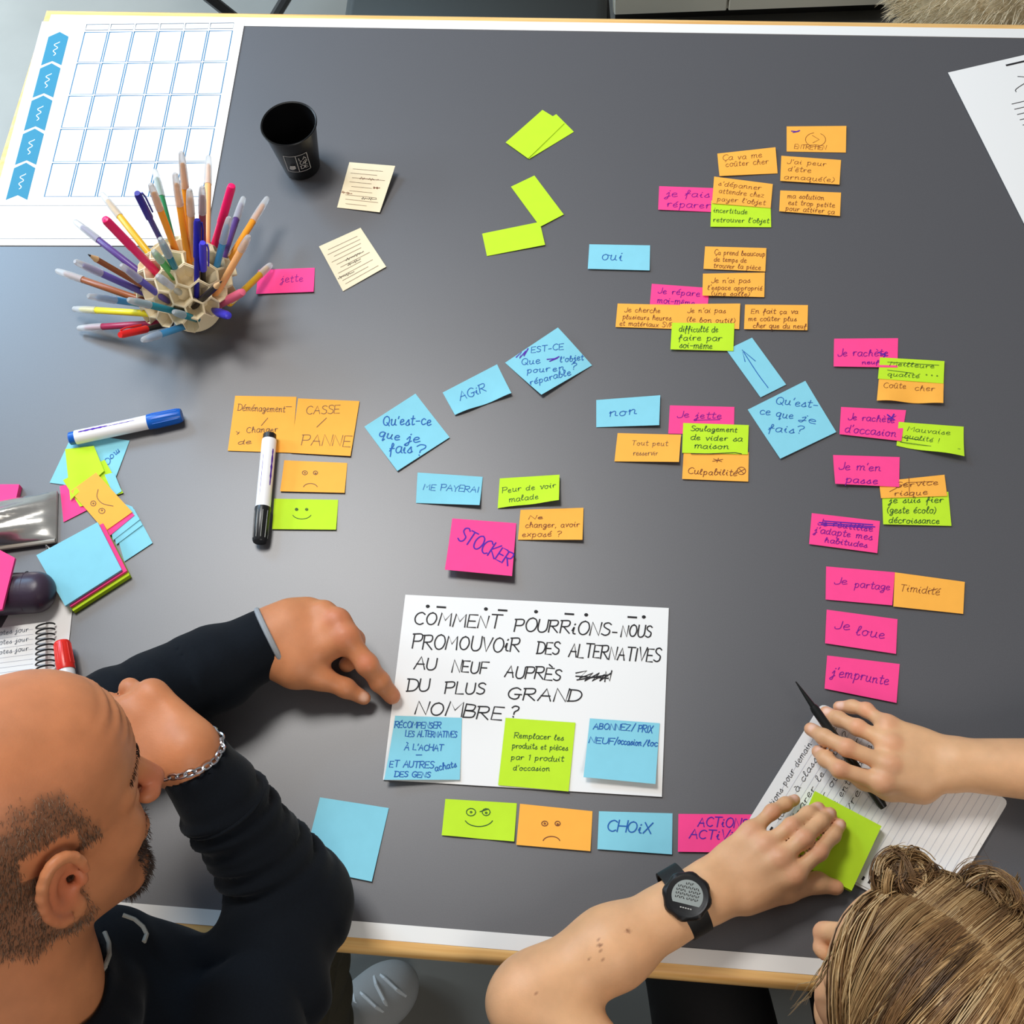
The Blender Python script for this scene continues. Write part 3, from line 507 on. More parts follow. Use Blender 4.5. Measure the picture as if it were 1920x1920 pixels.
N('B', [(1410, 633), (1474, 721), (1426, 745), (1362, 656)], 'blue note with a drawn arrow', ink='b', iw=1.0, strokes=[cat_rom([(1440, 727), (1420, 700), (1394, 660)]), [(1397, 678), (1391, 656), (1416, 677)]], hts=(1.2, 1.2, 1.6, 1.6))
N('B', [(1402, 768), (1510, 714), (1568, 810), (1463, 860)], 'blue diamond note with a question in thin blue, below the arrow note', [(1454, 757, 1532, 766, 14, "Qu'est-"), (1424, 776, 1486, 786, 13, 'ce que'), (1502, 786, 1526, 796, 13, 'je'), (1440, 808, 1504, 814, 14, 'fais?')], 'b', .9, (.6, .6, 2, 3))
# right column
N('P', [(1564, 635), (1684, 634), (1683, 689), (1563, 687)], 'pink note farthest in the right hand column, about rebuying', [(.06, .84, .62, 13, 'Je rachète'), (.44, .7, .9, 7, 'neuf')], 'p', .9, extra=[([[(1648, 661), (1664, 668), (1650, 667), (1662, 660), (1657, 670)]], 1.6, 'v')])
N('O', [(1649, 700), (1770, 706), (1768, 757), (1644, 751)], 'orange note reading coûte cher under a lime note, right column', [(.08, .42, .52, 10, 'Coûte'), (.56, .86, .56, 10, 'cher')], 'o', .6, (1.2, 1.2, 3.2, 3.2), wave=2)
N('G', [(1650, 670), (1771, 677), (1769, 719), (1646, 710)], 'lime note with three dots, attached above the orange coûte cher note', [(.16, .84, .36, 8, 'Meilleure'), (.14, .62, .84, 8, 'qualité')], 'g', .6, (2.4, 2.4, 2, 2), strokes=[circ(1737, 703, 1.2, 1.2, n=6), circ(1747, 704, 1.2, 1.2, n=6), circ(1757, 705, 1.2, 1.2, n=6)], extra=[([[(1664, 679), (1760, 685)], [(1664, 694), (1712, 700)]], .7, 'g')])
N('P', [(1577, 763), (1699, 769), (1690, 827), (1574, 814)], "pink note reading je rachète d'occasion, with a dark blot", [(.12, .84, .44, 12, 'Je rachète'), (.08, .9, .9, 14, "d'occasion")], 'p', .9, extra=[([[(1664, 778), (1678, 788), (1664, 787), (1680, 780), (1668, 790), (1676, 777)]], 1.8, 'v')])
N('G', [(1685, 791), (1807, 800), (1808, 856), (1681, 835)], 'lime note with a lifted bent corner, rightmost of the lime notes', [(.14, .78, .34, 9, 'Mauvaise'), (.1, .62, .66, 9, 'qualité !')], 'g', .6, (1.4, 1, 8, 2), extra=[([[(1688, 829), (1740, 836), (1800, 842)], [(1692, 820), (1730, 826)]], .7, 'g')], wave=2.2, nw=.9, ph=3.4)
N('P', [(1562, 853), (1687, 857), (1686, 913), (1566, 907)], "pink note reading je m'en passe, in the right column", [(.07, .7, .5, 13, "Je m'en"), (.16, .66, .94, 13, 'passe')], 'p', .9, (.8, .6, 2.6, 5))
N('G', [(1654, 925), (1778, 922), (1784, 986), (1656, 983)], 'large lime note with three lines, under a flat orange note in the right column', [(.1, .9, .32, 11, 'je suis fier'), (.06, .78, .64, 12, '(geste écolo)'), (.08, .82, .95, 11, 'décroissance')], 'g', .8, (1.2, 1.2, 2, 2.8))
N('O', [(1648, 903), (1771, 890), (1776, 930), (1652, 934)], 'orange note with struck words above the large lime one in the right column', [(.24, .88, .45, 10, 'Service'), (.2, .7, .9, 10, 'risque')], 'o', .65, (1.8, 1.8, 2.4, 2.4), extra=[([[(1668, 922), (1700, 905), (1750, 903)], [(1704, 894), (1705, 930)]], .6, 'o')])
N('P', [(1522, 962), (1650, 977), (1645, 1037), (1517, 1020)], 'pink note with its first line struck out', [(.1, .9, .36, 12, 'Je réutilise'), (.06, .9, .62, 12, "j'adapte mes"), (.22, .84, .88, 10, 'habitudes')], 'p', .9, extra=[([[(1536, 980), (1640, 988)], [(1545, 977), (1636, 984)], [(1540, 984), (1632, 990)]], 1.3, 'v')])
N('P', [(1549, 1062), (1678, 1073), (1673, 1135), (1548, 1124)], 'pink note reading je partage', [(.12, .3, .5, 12, 'Je'), (.42, .94, .56, 13, 'partage')], 'p', .8, (.6, .6, 2.6, 2))
N('O', [(1678, 1073), (1809, 1091), (1806, 1151), (1675, 1137)], 'orange note reading timidité, beside the je partage note', [(.08, .64, .52, 13, 'Timidité')], 'o', .6, (1.6, 2, 2, 3), extra=[([[(1742, 1108), (1758, 1104)]], .6, 'o')])
N('P', [(1550, 1143), (1683, 1161), (1680, 1226), (1547, 1206)], 'pink note reading je loue', [(.12, .32, .52, 16, 'Je'), (.42, .82, .62, 17, 'loue')], 'p', .9)
N('P', [(1551, 1229), (1687, 1245), (1681, 1318), (1546, 1291)], "pink note reading j'emprunte, nearest the open notebook", [(.08, .86, .58, 17, "j'emprunte")], 'p', .9)
# middle
N('B', [(1118, 750), (1238, 741), (1236, 797), (1118, 801)], 'blue note reading non', [(1142, 781, 1193, 777, 15, 'non')], 'b', 1.0, (.8, 3, 5, 1))
N('P', [(1256, 760), (1377, 763), (1376, 815), (1253, 813)], 'pink note reading je jette, lime note over its lower part', [(.12, .3, .42, 12, 'Je'), (.4, .8, .44, 12, 'jette')], 'p', .9, (.6, .6, .8, .8), extra=[([[(1302, 788), (1350, 787)]], .9, 'p')])
N('O', [(1282, 844), (1404, 848), (1403, 903), (1279, 898)], 'orange note with an asterisk joined below a lime note', [(.44, .58, .42, 11, '*'), (.08, .82, .82, 11, 'Culpabilité')], 'o', .8, (1.2, 1.2, 1.8, 2.4), strokes=[circ(1390, 883, 8, 7), [(1384, 886), (1396, 880)], [(1386, 879), (1394, 888)]])
N('G', [(1281, 793), (1404, 797), (1402, 852), (1279, 849)], 'lime note about emptying a house, between a pink note and an orange one', [(.12, .82, .26, 9, 'Soulagement'), (.12, .9, .56, 10, 'de vider sa'), (.18, .7, .84, 10, 'maison')], 'g', .8, (1.8, 1.8, 2.2, 2.4), extra=[([[(1296, 851), (1330, 851), (1378, 849), (1390, 851)]], 1.0, 'k')])
N('O', [(1158, 812), (1277, 815), (1273, 866), (1152, 865)], 'orange note with faint writing and a lifted right corner, under the blue non note', [(.24, .8, .42, 9, 'Tout peut'), (.28, .66, .78, 9, 'resservir')], 'br', .55, (.8, 2.6, 6, 1.4))
N('B', [(947, 680), (1046, 614), (1110, 685), (1015, 740)], 'blue diamond note with crowded overwritten lines, far end of the diagonal trio', [(996, 662, 1056, 655, 11, "EST-CE"), (978, 685, 1012, 681, 12, 'Que'), (1050, 680, 1094, 675, 11, "l'objet"), (988, 700, 1030, 697, 11, 'pour'), (1036, 697, 1080, 692, 11, 'en ?'), (994, 722, 1070, 703, 11, 'réparable')], 'b', .9, (.8, 9, 1, 6), extra=[([[(968, 670), (978, 660), (974, 672), (986, 658), (982, 668), (990, 654)], [(1026, 674), (1046, 672), (1030, 678), (1048, 669)]], 1.6, 'v')], pw=1.4)
N('B', [(830, 736), (932, 683), (959, 738), (853, 778)], 'blue note reading AGIR', [(863, 752, 912, 734, 16, 'AGiR')], 'b', 1.0, (.6, .6, 4, 2.6), wave=1.6)
N('B', [(683, 800), (779, 738), (843, 820), (745, 883)], 'blue diamond note with a large blue question, near end of the diagonal trio', [(718, 797, 808, 797, 18, "Qu'est-ce"), (710, 818, 748, 826, 16, 'que'), (762, 829, 786, 829, 16, 'je'), (730, 850, 772, 850, 19, 'fais'), (778, 854, 794, 854, 19, '?')], 'b', 1.35, (.6, .6, 2, 3))
N('B', [(783, 886), (905, 894), (899, 947), (780, 943)], 'blue note with faint capitals and a rolled right corner', [(.1, .96, .56, 11, 'ME PAYERAI')], 'b', .8, (4, 1, 7, .8), pw=2)
N('G', [(937, 897), (1049, 890), (1048, 938), (933, 953)], 'lime note lifted at the right, above a tilted orange note in mid table', [(.06, .94, .5, 10, 'Peur de voir'), (.18, .66, .84, 10, 'malade')], 'g', .7, (1, 5, 9, 1.5), wave=1)
N('O', [(976, 956), (1094, 952), (1092, 1012), (971, 1012)], 'orange note touching the upper corner of the large pink STOCKER note', [(.14, .36, .32, 7, 'Ne'), (.1, .94, .6, 10, 'changer, avoir'), (.06, .66, .9, 10, 'exposé ?')], 'o', .7, (1.6, 1.6, 6, 1.4))
N('P', [(848, 972), (968, 981), (960, 1080), (834, 1068)], 'large square pink note reading STOCKER in purple capitals', [(857, 1012, 952, 1062, 27, 'STOCKER')], 'v', 1.7, (2, 1, 13, 13), pw=1.3)
# left of centre
N('O', [(441, 742), (556, 744), (548, 849), (427, 845)], 'square orange note left of the pair, a black capped marker lying on it', [(446, 770, 534, 773, 12, 'Déménagement'), (534, 765, 546, 765, 6, '-'), (462, 812, 520, 810, 11, 'Changer'), (446, 834, 470, 832, 8, 'de')], 'br', .75, (.8, .8, 1.4, 1.4), strokes=[[(490, 798), (502, 784)], [(443, 809), (448, 813), (444, 815), (449, 810)]])
N('O', [(559, 747), (674, 752), (657, 855), (545, 849)], 'square orange note reading CASSE PANNE', [(574, 777, 636, 775, 15, 'CASSE'), (565, 834, 656, 838, 20, 'PANNE')], 'br', .8, (1.6, 1.6, 3, 2), strokes=[[(594, 801), (612, 784)]])
def face(cx, cy, s_, up, eye=5, dx=0):
    st_ = [circ(cx-11*s_, cy-12*s_, eye*s_, eye*.8*s_, n=12), circ(cx+10*s_, cy-12*s_, eye*.85*s_, eye*.75*s_, n=12), circ(cx-11*s_, cy-12*s_, 1.4*s_, 1.2*s_, n=6), circ(cx+10*s_, cy-11*s_, 1.4*s_, 1.2*s_, n=6)]
    st_.append(circ(cx, cy-4*s_, 20*s_, 12*s_, 160, 20, 14) if up else circ(cx, cy+18*s_, 14*s_, 9*s_, 195, 345, 12)); return st_
N('O', [(533, 863), (651, 868), (646, 924), (525, 921)], 'small orange note with a frowning face below the square orange pair', ink='br', iw=.8, strokes=face(582, 898, .95, False, 5))
N('G', [(514, 935), (634, 937), (630, 993), (510, 992)], 'lime note with a small smiling face beside the black marker cap', ink='g', iw=.8, strokes=face(566, 966, .9, True, 3))
# far middle limes
N('G', [(1043, 214), (1076, 247), (992, 298), (955, 266)], 'plain lime note underneath its twin, far middle of the table', hts=(.6, .6, 1.4, .6))
N('G', [(1017, 206), (1058, 231), (990, 297), (948, 267)], 'plain lime note on top of its twin, far middle of the table', hts=(1.4, 1.4, 2.4, 2))
N('G', [(958, 350), (1002, 329), (1057, 402), (1013, 425)], 'plain lime note tilted steeply, its near corner on another lime note', hts=(1, .6, 1.4, 2))
N('G', [(904, 438), (1012, 416), (1022, 459), (913, 480)], 'plain lime note lying nearly level, nearest of the blank lime group', hts=(.6, 1.4, 2.4, .8))
N('P', [(484, 506), (590, 502), (588, 547), (480, 551)], 'pink note beside the pen holder', [(527, 530, 568, 528, 13, 'jette')], 'p', .8)
def wig(x0, y0, x1, y1):
    t = np.linspace(0, 1, 40); return np.column_stack([x0+(x1-x0)*t, y0+(y1-y0)*t+2.6*np.sin(t*44)*(.5+.5*np.sin(t*13))])
def rule(c, n, k='br'):
    return [uvl(c, [(RNG.uniform(.08, .2), v), (RNG.uniform(.6, .93), v)]) for v in np.linspace(.14, .9, n)]
K1 = [(655, 304), (741, 311), (712, 398), (632, 389)]; K2 = [(598, 462), (676, 427), (724, 500), (643, 546)]
N('K', K1, 'beige paper slip with a curled right edge, nearer the black cup', ink='br', iw=.5, strokes=rule(K1, 9), hts=(1, 14, 3, 1), pw=.9, name='paper_slip', cat='paper slip', group='beige slips', extra=[([wig(674, 334, 710, 338), wig(641, 360, 660, 364), wig(700, 352, 712, 353)], .6, 'o'), ([wig(678, 372, 706, 374)], .6, 'k')])
N('K', K2, 'beige paper slip with small handwriting, right of the pink note by the pen holder', ink='br', iw=.5, strokes=rule(K2, 10), hts=(6, 1, 2, 1), pw=1.2, name='paper_slip', cat='paper slip', group='beige slips', extra=[([wig(648, 488, 682, 472), wig(634, 522, 664, 510), wig(652, 497, 676, 486)], .6, 'k')])
# near row
N('B', [(600, 1495), (729, 1515), (697, 1653), (566, 1626)], "plain square blue note near the man's bent elbow", hts=(.8, 1, 2.6, 2.6))
N('G', [(835, 1498), (969, 1506), (964, 1578), (828, 1566)], 'lime note with a big winking smile, in the row by the near edge', ink='g', iw=.95, strokes=face(898, 1539, 1.35, True, 6.5)+[[(900, 1522), (916, 1517)]], hts=(.6, .6, 2.4, 2), wave=.8)
N('O', [(975, 1507), (1111, 1521), (1107, 1596), (968, 1584)], 'orange note with a frowning face, in the row by the near edge', ink='o', iw=.95, strokes=face(1034, 1558, 1.15, False, 5))
N('B', [(1123, 1521), (1261, 1525), (1260, 1602), (1120, 1592)], 'blue note reading CHOIX', [(1138, 1559, 1220, 1563, 20, 'CHOiX')], 'b', 1.3)
N('P', [(1272, 1526), (1412, 1527), (1410, 1599), (1271, 1597)], 'pink note reading ACTION in capitals, partly covered by a wrist', [(1308, 1549, 1400, 1552, 17, 'ACTiONS'), (1292, 1572, 1404, 1576, 17, 'ACTiViTÉ')], 'v', 1.1)
# pile at the left edge
G_L = 'loose notes in the left pile'
N('B', [(137, 812), (243, 826), (207, 921), (93, 905)], 'blue note underneath the left pile with writing upside down, marker across it', [(222, 842, 196, 862, 11, 'moC')], 'b', .9, (1, 1, 2, 1), group=G_L)
N('P', [(112, 912), (150, 900), (172, 952), (119, 979)], 'small pink note end sticking out left of the lime ones in the pile', hts=(1, 1, 1.6, 1.2), group=G_L)
N('G', [(196, 862), (231, 924), (150, 950), (118, 900)], 'lower lime note of the pile, showing right of the orange face note', hts=(2.4, 2.4, 2.8, 2.6), group=G_L)
N('G', [(122, 842), (176, 836), (196, 884), (132, 938)], 'upper crumpled lime note of the pile, nearest the blue marker', hts=(4, 5, 4, 4), wave=1.5, group=G_L)
N('B', [(196, 890), (214, 886), (228, 921), (214, 930)], 'tiny blue note corner between lime and orange in the pile', hts=(3.4, 3.4, 3.4, 3.4), group=G_L)
N('B', [(200, 935), (256, 962), (286, 1018), (233, 1053)], 'blue note at the lower right of the left pile, bottom of its fan', hts=(1, 1, 1.6, 1.6), group=G_L)
N('B', [(196, 930), (252, 955), (267, 984), (218, 1021)], 'blue note one above the bottom of the fan in the left pile', hts=(2, 2, 2.4, 2.4), group=G_L)
N('B', [(192, 928), (248, 950), (262, 974), (212, 1013)], 'blue note third from the bottom of the fan in the left pile', hts=(2.8, 2.8, 3.2, 3.2), group=G_L)
N('P', [(182, 892), (252, 966), (205, 1005), (136, 922)], 'pink note peeking out beneath the orange face note in the pile', hts=(3.6, 3.6, 4, 4), group=G_L)
N('O', [(180, 886), (248, 960), (197, 996), (132, 921)], 'orange note with an upside down frowning face on the left pile', ink='br', iw=.8, hts=(5.6, 4.6, 5, 5), group=G_L, strokes=[circ(175, 944, 5, 5, n=10), circ(191, 958, 6, 5, n=10), circ(175, 944, 1.3, 1.3, n=6), circ(191, 957, 1.3, 1.3, n=6), cat_rom([(184, 918), (182, 932), (192, 944), (212, 949)])])
PD = [(183, 979), (228, 1068), (122, 1136), (68, 1041)]
def pad(col, dx, dy, top, th, label):
    return note(col, [(x+dx, y+dy) for x, y in PD], label, hts=(top,)*4, thick=th/1000, name='sticky_note_pad', cat='sticky note pad', group='pads stacked at the left')
pad('G', 15, 10, 7.5, 7.2, 'lime sticky note pad at the bottom of the three pad stack')
pad('P', 10, 2, 11.5, 3.6, 'pink sticky note pad between blue and lime in the stack')
pad('B', 0, 0, 15.5, 3.6, 'blue sticky note pad on top of the three pad stack')
# ================================================================ cup
cb_ = P(567, 313); CH, RT, RB = .085, .0355, .024
cup = thing('tumbler', cb_, 'matt black plastic tumbler with a white outlined badge', 'cup')
M['black_gloss'] = mat('black_gloss', (12, 12, 13), .35, .4); M['print'] = mat('white_print', (190, 188, 182), .5)
mb = MB(); mb.lathe(cb_+[0, 0, .0004], cb_+[0, 0, 1], [(.002, .001), (.0, RB-.002), (.002, RB), (CH-.004, RT-.001), (CH-.003, RT+.001), (CH-.0008, RT+.0014), (CH, RT+.0006), (CH-.001, RT-.0012), (.004, RB-.0015), (.0035, .001)], 48)
mb.build('body', M['black_gloss'], cup)
def cup_pt(ang, z, e=.0003): r = RB+(RT-RB)*z/CH+e; return cb_+np.array([math.cos(ang)*r, math.sin(ang)*r, z])
ac = math.atan2(-cb_[1], -cb_[0])+.03
def on_cup(mb, p, w_):                      # p: (arc mm to the right, height mm)
    q = (np.asarray(p, float)*[1.2, 1.15]+[-6, -2.5])/1000; d = np.gradient(q, axis=0); d /= np.linalg.norm(d, axis=1)[:, None]+1e-9; n_ = np.stack([-d[:, 1], d[:, 0]], 1)*w_/2000; vs = []
    for a_, b_ in zip(q+n_, q-n_):
        for s_ in (a_, b_): vs.append(cup_pt(ac+s_[0]/(RB+(RT-RB)*s_[1]/CH), s_[1]))
    mb.add(vs, [(2*i, 2*i+1, 2*i+3, 2*i+2) for i in range(len(q)-1)])
mb = MB(); rr = lambda x0, y0, x1, y1: np.vstack([np.linspace((x0, y0), (x1, y0), 8), np.linspace((x1, y0), (x1, y1), 4), np.linspace((x1, y1), (x0, y1), 8), np.linspace((x0, y1), (x0, y0), 4)])
on_cup(mb, rr(-13, 22, 13, 53), .9); on_cup(mb, [(0, 22), (0, 38), (0, 53)], .9)
for k in range(5): on_cup(mb, cat_rom([(-10+k*.3, 28+k*1.4), (-7, 27+k*1.6), (-3, 30+k*1.0)]), 1.6)
for i, (t_, y) in enumerate((('LA', 43), ('CAP', 35), ('DE', 27))):
    for q in write(3, -y, 11, -y, 6, t_, slant=0): on_cup(mb, q*[1, -1], .9)
mb.build('badge', M['print'], cup)
# ================================================================ pen holder
HC = P(351, 547, .046); HR, HI = .066, .030
M['holder'] = mat('cream_plastic', (232, 216, 180), .6, bump=.05, bscale=900)
hold = thing('pen_holder', HC*[1, 1, 0]+[0, 0, T], 'cream honeycomb dome pen holder bristling with pens', 'pen holder')
mb = MB(); pit = .42
def dome(p2, R):                            # lattice plane -> sphere, turned so that one cell faces up
    r = np.hypot(*p2); a = math.atan2(p2[1], p2[0])+.35; th = r*pit*(1-.02*r)
    return HC+R*np.array([math.sin(th)*math.cos(a), math.sin(th)*math.sin(a), math.cos(th)])
cells = []
for i in range(-7, 8):
    for j in range(-7, 8):
        c = np.array([i+j*.5, j*math.sqrt(3)/2]);
        if np.hypot(*c) < 3.55 and dome(c, HR)[2] > T+.006: cells.append(c)
for c in cells:
    hx = [np.array([math.cos(math.radians(30+60*k)), math.sin(math.radians(30+60*k))])/math.sqrt(3) for k in range(6)]
    rim = HR+.0025*math.sin(c[0]*12.9+c[1]*7.7); vs = []
    for k_, R_ in ((1, HI), (1, rim), (.90, rim), (.80, HI+.012)):
        for q in hx: vs.append(dome(c+q*k_, R_))
    for v_ in vs: v_[2] = max(v_[2], T+.0006)
    fs = [(l*6+k, l*6+(k+1) % 6, l*6+6+(k+1) % 6, l*6+6+k) for l in range(3) for k in range(6)]+[tuple(range(18, 24))]
    mb.add(vs, fs)
mb.build('honeycomb', M['holder'], hold, smooth=False)
mb = MB(); mb.lathe(HC*[1, 1, 0]+[0, 0, T+.0005], HC*[1, 1, 0]+[0, 0, T+1], [(0, .030), (.003, .032), (.02, .028), (.05, .026)], 36); mb.build('base', M['holder'], hold)
M['frost'] = mat('frosted_cap', (236, 238, 240), .35, .4, trans=.55, ior=1.3); M['frost'].node_tree.nodes['Principled BSDF'].inputs['Alpha'].default_value = .8
PC = dict(purple=(88, 58, 128), pink=(252, 24, 108), ochre=(232, 176, 34), navy=(34, 32, 150), orange=(250, 160, 40), green=(40, 122, 72), peach=(252, 184, 120), maroon=(142, 62, 74), lblue=(70, 148, 200), brown=(150, 82, 44), yellow=(242, 222, 40), crimson=(158, 30, 72), red=(226, 36, 34), grey=(70, 68, 66), teal=(30, 130, 146), violet=(96, 84, 168), black=(44, 38, 36), clear=(206, 214, 220), lgreen=(86, 176, 90), cobalt=(70, 64, 214), rose=(238, 110, 140))
PM = {k: mat('pen_'+k, c, .35) for k, c in PC.items()}
M['tipwood'] = mat('pencil_wood', (222, 180, 130), .6)
used_dirs = []
def pen(px, en, kind, col, label, p=.105, cap=.4):
    o = ray(*en); oc = CAM-HC; b_ = o@oc; disc = b_*b_-(oc@oc-HR*HR)
    E = CAM+o*(-b_-math.sqrt(max(disc, 0))); rad = unit(E-HC); d = ray(*px); oc = CAM-E; b_ = d@oc; disc = b_*b_-(oc@oc-p*p)
    if disc <= 0: tip = CAM+d*(-b_)
    else:
        c_ = [CAM+d*(-b_+s_*math.sqrt(disc)) for s_ in (-1, 1)]; tip = max(c_, key=lambda q: unit(q-E)@rad)
    if tip[2] < T+.008: tip = tip+d*0; tip[2] = T+.008
    dr = unit(tip-E); L = np.linalg.norm(tip-E); A = E-dr*.032; A[2] = max(A[2], T+.006)
    t = thing({'pencil': 'pencil', 'ball': 'ballpoint_pen', 'mark': 'highlighter'}.get(kind, 'felt_pen'), A, label, 'pencil' if kind == 'pencil' else 'pen', 'pens standing in the honeycomb holder'); tot = L+.032
    if kind == 'felt':
        cl = min(L*cap, .048); r = .0042
        mb = MB(); mb.lathe(A, tip, [(0, r*.6), (.002, r), (tot-cl, r), (tot-cl+.002, r*.7), (tot-cl*.35, r*.55), (tot-cl*.3, .0012)], 14); mb.build('barrel', PM[col], t)
        mb = MB(); mb.lathe(A, tip, [(tot-cl, r*1.14), (tot-cl*.55, r*1.12), (tot-cl*.2, r*.95), (tot-.002, r*.8), (tot, r*.5)], 14); mb.build('cap', M['frost'], t)
    elif kind == 'mark':
        r = .0050; mb = MB(); mb.lathe(A, tip, [(0, r*.8), (.002, r), (tot*.55, r)], 14); mb.build('barrel', PM[col], t)
        mb = MB(); mb.lathe(A, tip, [(tot*.55, r*1.1), (tot-.006, r*1.05), (tot-.001, r*.85), (tot, r*.4)], 14); cp = mb.build('cap', PM[col], t)
    elif kind == 'ball':
        r = .0034; mb = MB(); mb.lathe(A, tip, [(0, r), (tot-.05, r)], 12); mb.build('barrel', PM['black' if col != 'navy' else 'navy'], t)
        mb = MB(); mb.lathe(A, tip, [(tot-.05, r*1.35), (tot-.004, r*1.3), (tot, r)], 12); x = unit(np.cross(dr, CAM-E)); q = tip-dr*.003+x*r*1.5
        cp = mb.build('cap', PM[col], t); mb = MB(); mb.tube([q, q+x*.0015-dr*.01, q+x*.0012-dr*.04], .0011, 6); mb.build('clip', PM[col], cp)
    elif kind == 'pencil':
        r = .0038; mb = MB(); mb.lathe(A, tip, [(0, r), (tot-.016, r)], 6); mb.build('barrel', PM[col], t, sharp=20)
        mb = MB(); mb.lathe(A, tip, [(tot-.016, r), (tot-.004, r*.35)], 12); mb.build('sharpened_wood', M['tipwood'], t)
        mb = MB(); mb.lathe(A, tip, [(tot-.0042, r*.36), (tot, .0004)], 8); mb.build('lead', PM['black'], t)
    return t
pen((139, 414), (254, 504), 'felt', 'purple', 'purple felt pen with frosted cap, left of a pink highlighter in the holder')
pen((196, 410), (281, 498), 'mark', 'pink', 'hot pink highlighter leaning left in the holder')
pen((190, 362), (277, 472), 'felt', 'ochre', 'mustard yellow felt pen above the left leaning pink highlighter')
pen((257, 362), (304, 455), 'ball', 'navy', 'navy blue capped pen with clip, leaning away over the grid sheet')
pen((282, 345), (325, 458), 'felt', 'orange', 'orange felt pen just right of the navy clip pen')
pen((290, 318), (322, 448), 'felt', 'green', 'dark green felt pen reaching over the grid sheet')
pen((328, 325), (350, 468), 'felt', 'orange', 'deep orange felt pen left of the tallest clear capped one', .11)
pen((340, 285), (357, 450), 'felt', 'orange', 'orange felt pen with the tallest clear cap', .125, .45)
pen((355, 355), (362, 468), 'felt', 'peach', 'pale orange felt pen right of the deep orange one', .10)
pen((379, 350), (380, 470), 'felt', 'maroon', 'maroon felt pen behind the two upright blue pens', .10)
pen((391, 292), (388, 448), 'felt', 'peach', 'slim light orange felt pen standing upright left of the right hand highlighter', .12, .35)
pen((370, 412), (369, 515), 'ball', 'navy', 'thin dark pen with round blue end, upright in the holder', .075)
pen((380, 455), (381, 510), 'ball', 'cobalt', 'short blue capped pen upright in the middle of the holder', .055)
pen((435, 347), (402, 462), 'mark', 'pink', 'hot pink highlighter leaning right in the holder')
pen((457, 370), (428, 455), 'felt', 'purple', 'purple felt pen with clear cap, right of the right hand highlighter', .09, .5)
pen((430, 407), (408, 492), 'felt', 'lblue', 'blue felt pen with long clear cap below the right leaning highlighter', .07, .55)
pen((502, 370), (431, 484), 'felt', 'orange', 'orange felt pen leaning farthest right')
pen((467, 442), (418, 530), 'felt', 'peach', 'pale peach felt pen lying over the orange one on the right', .085, .3)
pen((515, 511), (455, 546), 'felt', 'ochre', 'yellow orange felt pen whose cap crosses the small pink note', .075)
pen((456, 547), (428, 562), 'mark', 'rose', 'stubby rose pink highlighter at the right rim of the holder', .035)
pen((416, 527), (383, 557), 'pencil', 'black', 'short dark pencil leaning right in the holder', .05)
pen((429, 592), (410, 586), 'mark', 'cobalt', 'bright blue pen end low at the right rim of the holder', .03)
pen((165, 477), (262, 533), 'pencil', 'brown', 'red brown wooden pencil, sharpened point outward')
pen((140, 490), (257, 543), 'felt', 'violet', 'blue felt pen with frosted cap below the red brown pencil')
pen((105, 507), (232, 551), 'felt', 'brown', 'brown felt pen with pale cap, farthest left of all pens')
pen((227, 497), (288, 545), 'felt', 'violet', 'short violet blue felt pen with clear cap on the left of the holder', .065, .55)
pen((165, 555), (252, 568), 'felt', 'lblue', 'light blue felt pen with long frosted cap at lower left', .085, .6)
pen((240, 562), (318, 581), 'felt', 'teal', 'teal felt pen with a clear cap lying across the lower left cells', .075, .5)
pen((137, 579), (249, 586), 'felt', 'yellow', 'bright yellow felt pen pointing straight left')
pen((150, 622), (265, 608), 'felt', 'crimson', 'crimson felt pen with a pale cap at lower left')
pen((225, 628), (293, 613), 'ball', 'red', 'red capped dark pen beneath the crimson felt pen', .07)
pen((266, 638), (330, 617), 'felt', 'lblue', 'sky blue felt pen with clear cap nearest the table edge', .065, .5)
pen((287, 470), (314, 504), 'felt', 'lgreen', 'green felt pen with clear cap near the top of the dome', .05, .55)
pen((300, 447), (327, 500), 'felt', 'teal', 'teal felt pen with tall clear cap near the top of the dome', .07, .6)
pen((295, 517), (320, 536), 'felt', 'clear', 'white felt pen with clear cap in a left middle cell', .04, .6)
pen((325, 585), (348, 592), 'felt', 'teal', 'white capped felt pen sunk in a cell low on the dome', .03, .8)
